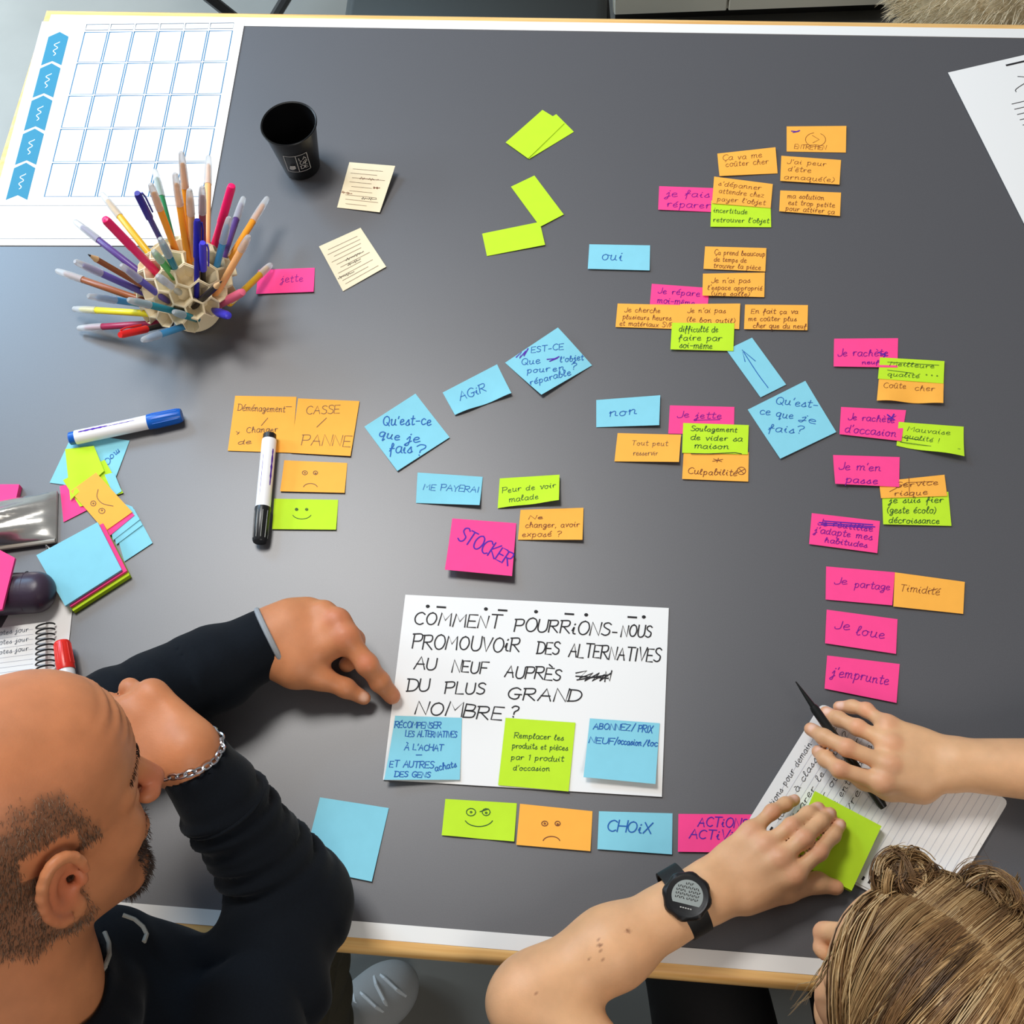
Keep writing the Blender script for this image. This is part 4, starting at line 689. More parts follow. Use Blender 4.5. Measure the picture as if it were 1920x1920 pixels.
# ================================================================ markers
M['marker_white'] = mat('marker_white', (240, 238, 238), .35)
def marker(a, b, h, col, capfrac, label, r=.0088, cap_at_b=True, streaks=()):
    A = P(*a, h); B = P(*b, h); d = unit(B-A); L = np.linalg.norm(B-A); t = thing('whiteboard_marker', (A+B)/2*[1, 1, 0]+[0, 0, T], label, 'marker', 'whiteboard markers'); cm = mat('marker_'+col, dict(blue=(16, 92, 186), black=(22, 22, 24), red=(226, 40, 28))[col], .3)
    c0 = L*(1-capfrac)
    mb = MB(); mb.lathe(A, B, [(.008, r*.97), (.010, r), (c0, r)], 28); bd = mb.build('body', M['marker_white'], t)
    mb = MB(); mb.lathe(A, B, [(0, r*.75), (.001, r*.9), (.008, r*.93)], 28); mb.build('end_plug', cm, t)
    mb = MB(); n = 28; prof = [(c0, r*1.06), (c0+.002, r*1.1), (L-.002, r*.98), (L, r*.85)]; mb.lathe(A, B, prof, n); cp = mb.build('cap', cm, t)
    x = unit(np.cross(d, (0, 0, 1))); z = np.cross(x, d); mb = MB()
    for k in range(10):
        g = 2*math.pi*k/10; q = x*math.cos(g)+z*math.sin(g); mb.tube([A+d*(c0+.006)+q*r*1.06, A+d*(L-.004)+q*r*.98], .0007, 6)
    for tt in (0,): mb.build('grip_ribs', cm, cp)
    mb = MB()
    for (t0, t1, ang, wd) in streaks:
        vs = []
        for i in range(13):
            f_ = i/12; tt = (t0+(t1-t0)*f_)*L; w_ = wd*(.35+.65*math.sin(math.pi*f_)**.5*(.6+.4*math.sin(i*2.3)))
            for s_ in (-1, 1):
                g = ang+s_*w_/r; vs.append(A+d*tt+(x*math.cos(g)+z*math.sin(g))*(r+.00015))
        mb.add(vs, [(2*i, 2*i+1, 2*i+3, 2*i+2) for i in range(12)])
    if streaks: mb.build('printed_band', M['ink_v'], bd)
    return t
marker((130, 823), (341, 778), .0115, 'blue', .30, 'white and blue whiteboard marker lying over the left pile of notes', streaks=((.1, .36, 1.75, .0017), (.36, .6, 1.7, .0006), (.15, .6, 2.3, .0003)))
marker((506, 814), (487, 1017), .0105, 'black', .31, 'white and black whiteboard marker lying on a square orange note', streaks=((.16, .5, 2.5, .0016), (.2, .6, 1.2, .0003)))
tm = marker((148, 1415), (116, 1204), .017, 'red', .26, "white marker with red cap beside the spiral notebook, by the man's head", r=.0095)
# ================================================================ things at the left edge
flat_sheet('loose_sheet', [P(x, y)[:2] for x, y in ((55, 1085), (141, 1099), (117, 1330), (-70, 1310))], T+.0014, .0006, None, 'cream loose sheet under the spiral notebook at the left edge', 'paper')
NB = [(-150, 1196), (86, 1166), (84, 1345), (-150, 1375)]
sh = Sheet(NB, (7.5, 7.5, 7.5, 7.5)); nbk = thing('spiral_notebook', sh.c.mean(0)*[1, 1, 0]+[0, 0, T], "white spiral notebook with black rings, beside the man's bald head", 'notebook')
mb = MB(); sh.mesh(mb, .0058); mats = [M['paper'], M['ink_ls'], M['ink_gg']]
for v_ in np.linspace(.06, .94, 18): ribbon(mb, sh.px2xy(uvl(NB, [(.03, v_), (.90, v_)])), .0004, 1, sh.zxy)
for v_ in (.08, .18, .28):
    for q in write(*uvl(NB, [(.6, v_)])[0], *uvl(NB, [(.86, v_-.003)])[0], 9, 'notes jour', slant=.2): ribbon(mb, sh.px2xy(q), .0005, 2, sh.zxy)
mb.build('pages', mats, nbk)
for k in range(17):
    v_ = .05+k*.055; c0 = P(*uvl(NB, [(.93, v_)])[0], .0045); c1 = P(*uvl(NB, [(1.07, v_)])[0], .0045); cc = (c0+c1)/2; ax = (c1-c0)/2; hgt = .0075; mb = MB()
    mb.tube([cc+ax*math.cos(a_)+np.array([0, 0, hgt*math.sin(a_)+.001])+np.array([0, .0016, 0])*math.cos(a_) for a_ in np.linspace(-.1, math.pi+.1, 14)], .0010, 6); mb.build('ring', M['black_gloss'], nbk)
# plum glasses case
M['plum'] = mat('plum_leather', (58, 44, 60), .38, .5, bump=.1, bscale=300); M['chrome'] = mat('chrome', (205, 205, 208), .22, metal=1)
A = P(-70, 1118, .020); B = P(70, 1110, .020); sd = SD(); d_ = unit(B-A); sd.cone(A, B, .020, .0195, k=.001)
n_ = np.array([-d_[1], d_[0], 0]); sd.cone(A+n_*.007, B+n_*.006, .0165, .0165, k=.01).cone(A-n_*.009, B-n_*.008, .0165, .016, k=.01)
v, f = sd.mesh(.003); case = thing('glasses_case', (A+B)/2*[1, 1, 0]+[0, 0, T+.0016], 'dark plum glossy glasses case at the left edge', 'case'); v[:, 2] = np.maximum(v[:, 2], T+.0018); np_obj('shell', v, f, M['plum'], case)
mb = MB(); sq = B-d_*.012; mb.tube([sq+np.array([0, 0, 1])*.0203*math.cos(a_)+n_*.0245*math.sin(a_) for a_ in np.linspace(-1.35, 1.35, 16)], .0007, 6); mb.build('seam', M['plum'], case)
q = P(62, 1144, .012); mb = MB(); mb.tube([q, q+[.004, .003, .001], q+[.008, .009, .0005], q+[.003, .007, 0]], .0011, 6, closed=True); mb.build('zip_pull', M['chrome'], case)
note('P', [(-40, 1010), (28, 1046), (4, 1142), (-60, 1160)], 'magenta sticky pad lying on the plum glasses case', hts=(46, 45, 46, 46), thick=.004, name='sticky_note_pad', cat='sticky note pad', group='pink pads at the left edge', pw=1)
note('P', [(-60, 908), (36, 908), (30, 935), (-60, 950)], 'bright pink sticky pad behind the silver pouch at the left edge', hts=(9, 9, 9, 9), thick=.0085, name='sticky_note_pad', cat='sticky note pad', group='pink pads at the left edge')
# silver pouch
M['silver'] = mat('silver_foil', (214, 212, 206), .24, metal=.9, bump=.5, bscale=28); M['zip'] = mat('zip_tape', (168, 160, 148), .5, metal=.3)
PQ = [(-130, 962), (104, 917), (104, 1014), (-130, 1046)]; sh = Sheet(PQ, (12, 10, 6, 6)); n = 22; g = np.linspace(0, 1, n); V_, U_ = np.meshgrid(g, g, indexing='ij'); U_ = U_.ravel(); V_ = V_.ravel(); xy = sh.uv2xy(U_, V_)
bul = (np.clip(4*V_*(1-V_), 0, 1)**.6)*(np.clip(1.9*(1-U_), 0, 1)**.6); rs = .004*np.sin(9*U_+5*V_)*bul+.003*np.sin(17*V_+11*U_)*bul
pc = thing('silver_pouch', np.append(xy.mean(0), T), 'shiny silver zip pouch at the left edge', 'pouch'); top = np.column_stack([xy, T+.006+.026*bul+rs]); bot = np.column_stack([xy, np.full(len(xy), T+.001)])
mb = MB(); fs = []
for i in range(n-1):
    for j in range(n-1): a_ = i*n+j; fs += [(a_, a_+n, a_+n+1, a_+1), (n*n+a_, n*n+a_+1, n*n+a_+n+1, n*n+a_+n)]
per = list(range(n))+[i*n+n-1 for i in range(1, n)]+[(n-1)*n+j for j in range(n-2, -1, -1)]+[i*n for i in range(n-2, 0, -1)]
for k in range(len(per)): a_, b_ = per[k], per[(k+1) % len(per)]; fs.append((a_, b_, n*n+b_, n*n+a_))
mb.add(np.vstack([top, bot]), fs); mb.build('body', M['silver'], pc)
mb = MB(); e0, e1 = P(*PQ[3], .006), P(*PQ[2], .006); mb.tube([e0, e1], .0028, 8); mb.build('zip', M['zip'], pc)
mb = MB(); q = e1+[-.012, -.004, -.002]; mb.tube([q, q+[.008, -.006, 0], q+[.013, -.013, -.002], q+[.004, -.008, -.002]], .0013, 6, closed=True); mb.build('zip_pull', M['chrome'], pc)
# ================================================================ the woman's notebook, pad and pen
WN = [(1540, 1318), (1884, 1492), (1742, 1728), (1400, 1543)]
wnb = thing('open_notebook', P(1640, 1520), "open white ruled notebook under the woman's hands", 'notebook')
def rounded(c4, rad, n=5):
    c4 = np.asarray(c4, float); out = []
    for i in range(4):
        p0, p, p1 = c4[i-1], c4[i], c4[(i+1) % 4]; a_ = p+unit(p0-p)*rad; b_ = p+unit(p1-p)*rad
        for t in np.linspace(0, 1, n): out.append((1-t)**2*a_+2*t*(1-t)*p+t*t*b_)
    return np.array(out)
def slab(mb, poly, z1, z0, mi=0):
    n = len(poly); mb.add([(x, y, z1) for x, y in poly]+[(x, y, z0) for x, y in poly], [tuple(range(n-1, -1, -1)), tuple(range(n, 2*n))]+[(i, (i+1) % n, n+(i+1) % n, n+i) for i in range(n)], mi)
c4 = np.array([P(x, y, .005)[:2] for x, y in WN]); ex = unit(c4[1]-c4[0]); ey = unit(c4[3]-c4[0])
mb = MB(); slab(mb, rounded(c4+ex*.006+ey*.002, .008), T+.0038, T+.0006); mb.build('under_pages', M['paper'], wnb)
mb = MB(); slab(mb, rounded(c4, .008), T+.0052, T+.0040); mats = [M['paper'], M['ink_ls'], M['ink_k']]; zf = lambda q: np.full(len(q), T+.0054)
U = lambda p: uvl(c4, p)
for u_ in np.linspace(.06, .97, 27): ribbon(mb, U([(u_, .03), (u_, .90)]), .00045, 1, zf)
for k, u_ in enumerate(np.linspace(.07, .40, 6)):
    a_ = U([(u_, .88)])[0]; b_ = U([(u_, .12 if k else .3)])[0]
    txt = ['actions pour demain', 'idées à classer vite', 'réparer le neuf ?', 'donner ou louer', 'partage entre amis', 'à suivre jeudi'][k]
    for q in write(a_[0], -a_[1], b_[0], -b_[1], .0062, txt): ribbon(mb, q*[1, -1], .0006, 2, zf)
for u_ in np.linspace(.12, .90, 24):
    p0 = U([(u_, .955)])[0]; mb.add([(*(p0+ex*i*.0011+ey*j*.0021), T+.0054) for i, j in ((-1, -1), (1, -1), (1, 1), (-1, 1))], [(0, 1, 2, 3)], 2)
mb.build('page', mats, wnb, smooth=False)
PADQ = [(1528, 1483), (1653, 1549), (1597, 1670), (1476, 1606)]
note('G', PADQ, "lime sticky note pad held under the woman's watch hand", hts=(17, 17, 15, 15), thick=.0085, name='sticky_note_pad', cat='sticky note pad', group=None, pw=1)
a_ = P(1492, 1278, .052); b_ = P(1657, 1514, .0125); d_ = unit(b_-a_); L = np.linalg.norm(b_-a_)
pn = thing('black_pen', b_, "black pen slanting under the fingers of the woman's right hand", 'pen'); M['pen_black'] = mat('pen_black_body', (24, 26, 25), .35)
mb = MB(); mb.lathe(a_, b_, [(.0, .0006), (.012, .0017), (.03, .0030)], 16); mb.build('tip', M['pen_black'], pn)
mb = MB(); mb.lathe(a_, b_, [(.03, .0036), (.034, .0047), (L*.55, .0050), (L-.004, .0047), (L, .0038)], 18); br_ = mb.build('barrel', M['pen_black'], pn)
x = unit(np.cross(d_, (0, 0, 1))); z = np.cross(x, d_); mb = MB(); q = a_+d_*(L*.80)-z*.0056; mb.tube([q, q+d_*(L*.19)], .0012, 8); mb.build('clip', M['pen_black'], br_)
# ================================================================ people
def skin_mat(name, rgb): return mat(name, rgb, .48, .4, bump=.12, bscale=600, var=.07, vscale=45, attr='tint', sss=.12)
def ortho(R): R = np.asarray(R, float); u, _, v = np.linalg.svd(R); return u@v
def head(sd, R, t, s=1, ears=True, female=False):
    W = lambda *p: t+R@(np.array(p)*s)
    def el(c, r, k=.015, op='u', Rl=None): sd.ell(W(*c), np.array(r)*s, R if Rl is None else R@Rl, k*s, op)
    def cn(a, b, ra, rb, k=.012): sd.cone(W(*a), W(*b), ra*s, rb*s, k*s)
    el((-.018, 0, .038), (.100, .077, .088)); el((.036, 0, .046), (.058, .065, .062), .03); el((.036, 0, -.032), (.052, .057, .074), .03)
    for y in (-1, 1):
        cn((-.004, y*.052, -.052), (.060, y*.018, -.098), .020, .018, .025); el((.056, y*.037, -.026), (.023, .021, .024), .02)
        cn((.084, y*.012, .021), (.063, y*.050, .016), .0095, .009, .012)
    el((.073, 0, -.102), (.019, .021, .017), .02)
    for y in (-1, 1): el((.093, y*.033, -.002), (.015, .018, .012), .012, 's')
    for y in (-1, 1): el((.0715, y*.032, -.002), (.0125, .0135, .0125), .003)
    cn((.088, 0, .010), (.112, 0, -.028), .008, .0108, .012)
    for y in (-1, 1): el((.1015, y*.0115, -.034), (.011, .0075, .0075), .006)
    el((.087, 0, -.060), (.012, .024, .0062), .006); el((.085, 0, -.071), (.012, .020, .0068), .004)
    for y in (-1, 1) if ears else ():
        a = math.radians(22)*y; Rl = np.array([[math.cos(a), -math.sin(a), 0], [math.sin(a), math.cos(a), 0], [0, 0, 1.]]).T
        el((-.010, y*.081, -.008), (.019, .0065, .031), .006, Rl=Rl)
        el((-.001, y*.0775, -.040), (.0085, .0055, .011), .006)
        pts = [W(-.010+.020*math.cos(g)*1.0, y*(.083+.007*(1-math.cos(g))*.5+.002), -.006+.031*math.sin(g)) for g in np.radians(np.linspace(10, 265, 14))]
        sd.chain(pts, [.0042*s]*14, .004*s)
        el((-.005, y*.0915, -.010), (.0115, .0135, .0185), .004, 's'); el((.001, y*.080, -.011), (.0045, .014, .0055), .003, 's'); el((.0075, y*.079, -.013), (.005, .006, .008), .004)
def finger(pts, r0, r1, kn=1.01):
    g = SD(); n = len(pts); rs = np.linspace(r0, r1, n); pts = [np.asarray(p, float) for p in pts]
    g.chain(pts, rs, .005)
    for i in range(1, n-1): g.ell(pts[i], [rs[i]*kn]*3, None, .004)
    return g
def hand(sd, wrist, fingers, thumb, wr, radii, tip=.72, k=.010, pal=.013):
    # wrist: two points across the wrist; fingers: lists of 4 points index..little; thumb: 4 points
    F = SD()
    for (pts, r) in zip(fingers, radii): F.grp(finger(pts, r, r*tip), .0012)
    A, B = wrist; m = SD()
    for i, (pts, r) in enumerate(zip(fingers, radii)):
        w_ = A+(B-A)*(i+.5)/4; m.cone(w_, pts[0], wr*.92, pal*(r/.009)*.9, .009)
    m.cone(fingers[0][0], fingers[-1][0], pal*.85, pal*.8, .012)
    mid = np.mean([A, B, fingers[0][0], fingers[-1][0]], axis=0); m.ell(mid-[0, 0, .006], (.028, .028, .010), None, .02)
    for pts, r in zip(fingers, radii): m.ell(pts[0]+[0, 0, .0015], [r*1.12]*3, None, .006)
    m.grp(F, k*.55)
    th = SD(); th.chain(thumb, [.0165, .0125, .0098, .0078], .006); th.ell(thumb[2], [.0102]*3, None, .004); m.grp(th, .010)
    sd.grp(m, .014)
def nails(pts_dirs): return pts_dirs
def vnorm(v, f):
    n = np.zeros_like(v); q = np.cross(v[f[:, 2]]-v[f[:, 0]], v[f[:, 3]]-v[f[:, 1]])
    for k in range(4):
        for c in range(3): n[:, c] += np.bincount(f[:, k], q[:, c], len(v))
    return n/(np.linalg.norm(n, axis=1)[:, None]+1e-12)
def fbm(p, sc, seed=0):
    g = np.random.default_rng(seed); o = 0
    for i in range(7):
        d = g.normal(size=3); d /= np.linalg.norm(d); o = o+np.sin(p@d*sc*(1+.45*i)+g.uniform(0, 6)+1.3*np.sin(p@g.normal(size=3)*sc*.5))/(1+.5*i)
    return o/3
def tint_fn(base, spots):                  # base linear colour; spots: (centre, radius, colour, strength)
    def fn(v):
        c = np.tile(np.asarray(base, float), (len(v), 1)); c *= (1+.06*fbm(v, 60, 3))[:, None]
        c *= np.array([1, 1, 1])+.05*fbm(v, 25, 9)[:, None]*np.array([.3, -.6, -.6])
        for ce, r, co, st in spots:
            d = np.linalg.norm(v-ce, axis=1); w_ = st*np.clip(1.3-1.3*(d/r)**2, 0, 1)[:, None]; c = c*(1-w_)+np.asarray(co)*w_
        return c
    return fn
Z3 = np.array([0, 0, 1.])
def hit(sd, x, y):                         # where the line of sight first meets a body
    o = ray(x, y); t = .6
    for _ in range(90):
        d = sd.ev((CAM+o*t)[None])[0]
        if d < .0004 or t > 2.2: break
        t += max(d, .0004)*.8
    return CAM+o*t
# ---------------------------------------------------------------- the man
MR = ortho([[.6535, -.7569, .0066], [.6275, .5467, .5543], [-.4232, -.3581, .8323]]); Mt = np.array([-.4789, .1842, .3436+T])
HM = lambda *p: Mt+MR@np.array(p)
neckb = HM(-.045, 0, -.175); man = thing('person', (-.5, -.3, 0), 'bald person in navy sweatshirt, hand at mouth, finger on the question sheet', 'person')
shR = np.array([-.345, -.075, T+.115]); shL = np.array([-.685, .035, T+.12]); elR = P(544, 1690, .064); wrR = P(352, 1412, .215); elL = P(112, 1398, .06); wrL = P(505, 1203, .052)
pelv = np.array([-.50, -.33, T-.125]); chest = np.array([-.525, -.055, T+.035])
b = SD(); head(b, MR, Mt)
b.cone(HM(-.022, 0, -.055), neckb, .058, .064, .03).cone(neckb, chest+[0, 0, .06], .066, .085, .04)
b.cone(HM(-.055, 0, -.03), HM(-.07, 0, -.15), .045, .055, .03)
b.cone(chest, pelv, .125, .135, .05).cone(shR, shL, .055, .055, .05).cone(shR, elR, .047, .038, .03).cone(elR, wrR, .036, .022, .02).cone(shL, elL, .047, .038, .03).cone(elL, wrL, .036, .022, .02)
hipR, hipL = pelv+[.09, 0, -.01], pelv+[-.09, 0, -.01]; knR = np.array([-.374, .20, T-.155]); knL = np.array([-.58, .21, T-.155]); anR = P(600, 1956, -.655); anL = np.array([-.56, .12, .09])
for h_, k_, a_ in ((hipR, knR, anR), (hipL, knL, anL)): b.cone(h_, k_, .072, .052, .04).cone(k_, a_, .048, .034, .03)
toeR = P(712, 1872, -.70); toeR[2] = .035; heR = anR*[1, 1, 0]+[0, 0, .04]; fdir = unit((toeR-heR)*[1, 1, 0])
b.cone(heR, toeR-fdir*.02, .032, .028, .02); toeL = anL*[1, 1, 0]+np.array([-.02, .18, .035]); b.cone(anL*[1, 1, 0]+[0, 0, .04], toeL, .032, .028, .02)
# left hand, pointing
Hp = lambda *a: [P(x, y, h/1000) for x, y, h in a]
Lw = [P(541, 1163, .053), P(553, 1252, .045)]     # little-finger side first is swapped below
Lidx = Hp((648, 1196, 60), (688, 1246, 50), (712, 1278, 30), (735, 1305, 11)); Lmid = Hp((632, 1166, 60), (664, 1200, 42), (668, 1232, 22), (650, 1246, 14))
Lrin = Hp((607, 1150, 56), (640, 1172, 34), (648, 1202, 16), (630, 1220, 13)); Llit = Hp((582, 1147, 48), (610, 1160, 28), (620, 1186, 14), (604, 1200, 12)); Lth = Hp((566, 1244, 44), (604, 1272, 40), (648, 1290, 30), (682, 1309, 17))
hand(b, (Lw[1], Lw[0]), [Lidx, Lmid, Lrin, Llit], Lth, .0175, [.0124, .0118, .0105, .0095], tip=.76, k=.012, pal=.0125)
b.cone(wrL, (Lw[0]+Lw[1])/2, .026, .026, .02)
b.cone(wrL+unit(Lw[0]-Lw[1])*.014, Lw[0], .021, .022, .02).cone(wrL-unit(Lw[0]-Lw[1])*.014, Lw[1], .021, .022, .02)
# right hand, at the mouth
kn0 = P(222, 1350, .222); mouth = HM(.100, -.006, -.070)
ac_ = unit(np.cross(kn0-wrR, CAM-kn0))      # across the hand
wm = [wrR+ac_*.016, wrR-ac_*.016]; fr_ = []
for i, o_ in enumerate((-.034, -.012, .011, .032)):
    k0 = kn0+ac_*o_*1.0+unit(kn0-wrR)*(.004-.012*abs(i-1.2)); f1 = k0+unit(kn0-wrR)*.030-Z3*.016; f2 = f1+unit(HM(.075, 0, -.10)-f1)*.024-Z3*.012; f3 = f2+unit(mouth-f2)*.018-Z3*.006; fr_.append([k0, f1, f2, f3])
wA, wB = wrR-ac_*.018, wrR+ac_*.018
thm = [wrR+unit(kn0-wrR)*.03-ac_*.034, wrR+unit(kn0-wrR)*.055-ac_*.046+Z3*.0, kn0-ac_*.050-Z3*.012, kn0-ac_*.036+unit(kn0-wrR)*.02-Z3*.02]
hand(b, (wA, wB), fr_, thm, .019, [.011, .011, .0105, .0095], k=.012, pal=.016)
b.cone(elR*.25+wrR*.75, wrR, .028, .024, .02)
fw_ = MR[:, 0]
def wrinkle(p, d):
    q = (p-Mt)@MR; m_ = np.exp(-((q[:, 1]+.005)/.038)**4)*np.clip((q[:, 0]-.02)/.02, 0, 1)*np.clip((q[:, 2]-.035)/.008, 0, 1)*np.clip((.098-q[:, 2])/.01, 0, 1)
    near = np.linalg.norm(q, axis=1) < .2
    return d+np.where(near, m_*.0014*np.sin(q[:, 2]*2*math.pi/.0115+.8*np.sin(q[:, 1]*90)+.4), 0)
v, f = b.mesh(.0026, wrinkle)
red = s2l((196, 108, 84)); nail = s2l((236, 190, 165)); base = np.array(s2l((198, 128, 86)))
sp = [(HM(.115, 0, -.032), .03, red, .5), (HM(-.01, -.086, -.01), .03, s2l((206, 110, 76)), .55), (HM(.09, 0, -.062), .016, s2l((176, 96, 88)), .5)]
for F_ in (Lidx, Lmid): sp += [(F_[0]+Z3*.008, .016, red, .35), (F_[1]+Z3*.008, .012, red, .4)]
sp += [(Lth[3]+Z3*.007+unit(Lth[3]-Lth[2])*.001, .0068, nail, .8), (Lidx[3]+Z3*.006, .0062, nail, .7), (Lidx[3]-Z3*.0, .014, red, .3)]
def man_cols(vv):
    c = tint_fn(base, sp)(vv); q = (vv-Mt)@MR; n_ = np.linalg.norm(q, axis=1) < .22
    nz = .010*fbm(vv, 110, 5)+.006*fbm(vv, 260, 6)
    mg = np.minimum(.070-q[:, 2]+nz, .036-.42*np.maximum(q[:, 2]-.005, 0)-q[:, 0]+nz); mg = np.minimum(mg, q[:, 2]+.078+nz)
    mg = np.minimum(mg, np.where(q[:, 2] < .004, .012-q[:, 0]+nz*.5, 1)); ear = (np.abs(q[:, 1]) > .0705) & (q[:, 0] > -.034) & (q[:, 2] < .033) & (q[:, 2] > -.06) & (q[:, 0] < .014); mg = np.where(ear, -.02, mg)
    hw = np.where(n_, np.clip(mg/.016+.35, 0, 1), 0); bw = np.where(n_, np.clip((-.050-q[:, 2])/.02, 0, 1)*np.clip((q[:, 0]+.02)/.03, 0, 1)*np.clip((q[:, 2]+.135)/.01, 0, 1), 0)
    c = c*(1-.62*hw[:, None])+np.array(s2l((84, 64, 50)))*.62*hw[:, None]; c = c*(1-.28*bw[:, None])+np.array(s2l((92, 66, 52)))*.28*bw[:, None]
    man_cols.hair = hw; return c
ob = np_obj('body', v, f, skin_mat('tanned_skin', (204, 136, 100)), man, cols=man_cols, relax=1)
# cropped hair and goatee
nv = vnorm(v, f); q = (v-Mt)@MR; ln = []; cs = []; gen = np.random.default_rng(3)
hd = SD(); head(hd, MR, Mt); onhead = np.zeros(len(v), bool); c_ = np.nonzero(np.linalg.norm(q, axis=1) < .2)[0]; onhead[c_] = np.abs(hd.ev(v[c_])) < .004
pw_ = man_cols.hair*np.where(np.linalg.norm(q, axis=1) < .2, 1, 0); pw_ = pw_/pw_.sum()
for i in gen.choice(len(v), 15000, p=pw_):
    d = unit(nv[i]*.8+.6*(-MR[:, 2])-.45*MR[:, 0]+gen.normal(0, .3, 3)); p = v[i]+gen.normal(0, .0013, 3); L_ = gen.uniform(.0025, .0048); ln.append([p-nv[i]*.0005, p+d*L_*.6, p+d*L_])
    cs.append(np.array(s2l((104, 80, 62) if gen.random() < .7 else (146, 124, 104)))*gen.uniform(.75, 1.15))
HAIRM = mat('short_hair', (80, 60, 48), .6, attr='tint')
strands('hair', ln, .0002, cs, HAIRM, man)
gv = np.nonzero(onhead & ((np.linalg.norm(q, axis=1) < .2) & (q[:, 0] > .058) & (q[:, 2] < -.072) & (q[:, 2] > -.125) & (np.abs(q[:, 1]) < .032) | ((np.linalg.norm(q, axis=1) < .2) & (q[:, 0] > .07) & (q[:, 2] < -.044) & (q[:, 2] > -.056) & (np.abs(q[:, 1]) < .034))))[0]
ln = []; cs = []
for i in gen.choice(gv, 2600):
    d = unit(nv[i]*.8-MR[:, 2]*.7+gen.normal(0, .3, 3)); p = v[i]+gen.normal(0, .001, 3); L_ = gen.uniform(.003, .006); ln.append([p, p+d*L_*.6, p+d*L_-MR[:, 2]*.002]); cs.append(np.array(s2l((62, 46, 38)))*gen.uniform(.7, 1.3))
strands('goatee', ln, .00026, cs, HAIRM, man)
ln = []
for y in (-1, 1):
    for k in range(70):
        s_ = gen.random(); a_ = HM(.093-.028*s_**1.5, y*(.012+.040*s_), .026+.004*math.sin(s_*3)+gen.normal(0, .0018)); ln.append([a_, a_+MR@np.array([.003, y*.006, .003]), a_+MR@np.array([.002, y*.011, .003])])
strands('eyebrow', ln, .0004, [np.array(s2l((70, 54, 44)))]*len(ln), HAIRM, man)
# sweatshirt
M['navy'] = mat('navy_fleece', (11, 16, 23), .85, .15, bump=.25, bscale=900, var=.12, vscale=500, sheen=.06)
def folds(a, b_, amp, n, seed):
    d_ = unit(b_-a); x = unit(np.cross(d_, (.2, .3, .9))); y = np.cross(d_, x)
    def fn(p, t):
        th = np.arctan2((p-a)@y, (p-a)@x); ph = 2*math.pi*n*t+1.1*np.sin(th+seed)+.8*np.sin(2*th+seed*2)+.8*fbm(p, 22, seed)
        return amp*2.2*(np.abs(np.sin(ph*.5))**.6-.75+.25*np.sin(ph*1.3+1))*(.6+.4*np.sin(th*2+seed))
    return fn
s = SD()
s.cone(chest+[0, .0, .01], pelv+[0, .03, .075], .150, .160, .05, disp=lambda p, t: .006*fbm(p, 26, 4))
s.cone(shR, shL, .068, .068, .06).cone(chest+[0, .02, .06], neckb-[0, .015, .03], .11, .085, .05)
s.cone(P(202, 1796, .125), P(286, 1894, .06), .046, .062, .03, disp=lambda p, t: .004*fbm(p, 40, 14)).cone(P(286, 1894, .06), P(440, 1940, .04), .062, .062, .04, disp=lambda p, t: .005*fbm(p, 34, 15)).cone(P(286, 1894, .06), chest, .065, .1, .05)
s.cone(shR, elR, .066, .056, .03, disp=folds(shR, elR, .006, 3.2, 1)); cR = elR+(wrR-elR)*.74; eR2 = elR+unit(elR-shR)*.004
s.cone(eR2, cR, .052, .040, .02, disp=folds(eR2, cR, .0050, 6, 2)); s.tub(elR+(wrR-elR)*.66, elR+(wrR-elR)*.96, .0385, .034, .006)
s.ell(elR+[.006, -.008, .000], (.052, .052, .050), None, .02)
cL = elL+(wrL-elL)*.74; s.cone(shL, elL, .070, .058, .03, disp=folds(shL, elL, .006, 3, 3)); s.cone(elL, cL, .056, .047, .02, disp=folds(elL, cL, .0042, 3.4, 4)); s.tub(elL+(wrL-elL)*.66, elL+(wrL-elL)*1.01, .042, .037, .006)
hn = unit(neckb-chest+HM(0, 0, .1)-HM(0, 0, 0)); hc = HM(-.05, 0, -.150); ax1 = unit(MR[:, 0]-hn*(MR[:, 0]@hn)); ax2 = np.cross(hn, ax1)
ring = [hc+ax1*.086*math.cos(g)+ax2*.083*math.sin(g)-hn*(.030+.040*max(0, math.cos(g))) for g in np.linspace(0, 2*math.pi, 21)]
s.chain(ring, [.022]*21, .012)
hood = [hc-ax1*.10*math.cos(g)+ax2*.11*math.sin(g)-hn*.055-ax1*.02 for g in np.linspace(-1.2, 1.2, 9)]; s.chain(hood, [.03, .034, .038, .042, .042, .042, .038, .034, .03], .02)
s.tub(elL+(wrL-elL)*.80, elL+(wrL-elL)*1.10, .030, .0315, .002, 's'); s.tub(elR+(wrR-elR)*.80, elR+(wrR-elR)*1.10, .0285, .0295, .002, 's')
s.cone(HM(-.02, 0, -.06), neckb+hn*.010, .071, .076, .006, 's')
s.cone(HM(-.055, 0, -.04), HM(-.075, 0, -.165), .055, .064, .006, 's')
v2, f2 = s.mesh(.0036, lambda p, d: d-.0012*fbm(p, 60, 8)); sw = np_obj('sweatshirt', v2, f2, M['navy'], man, relax=1)
M['grey_rib'] = mat('grey_rib', (150, 154, 158), .8, bump=.2, bscale=600)
dl = unit(wrL-elL); mb = MB(); pts = []; x_ = unit(np.cross(dl, Z3)); y_ = np.cross(dl, x_); ce = elL+(wrL-elL)*1.012
mb.tube([ce+x_*.0365*math.cos(g)+y_*.0365*math.sin(g) for g in np.linspace(0, 2*math.pi, 40, endpoint=False)], .0032, 8, closed=True); mb.build('cuff_lining', M['grey_rib'], sw)
mb = MB()
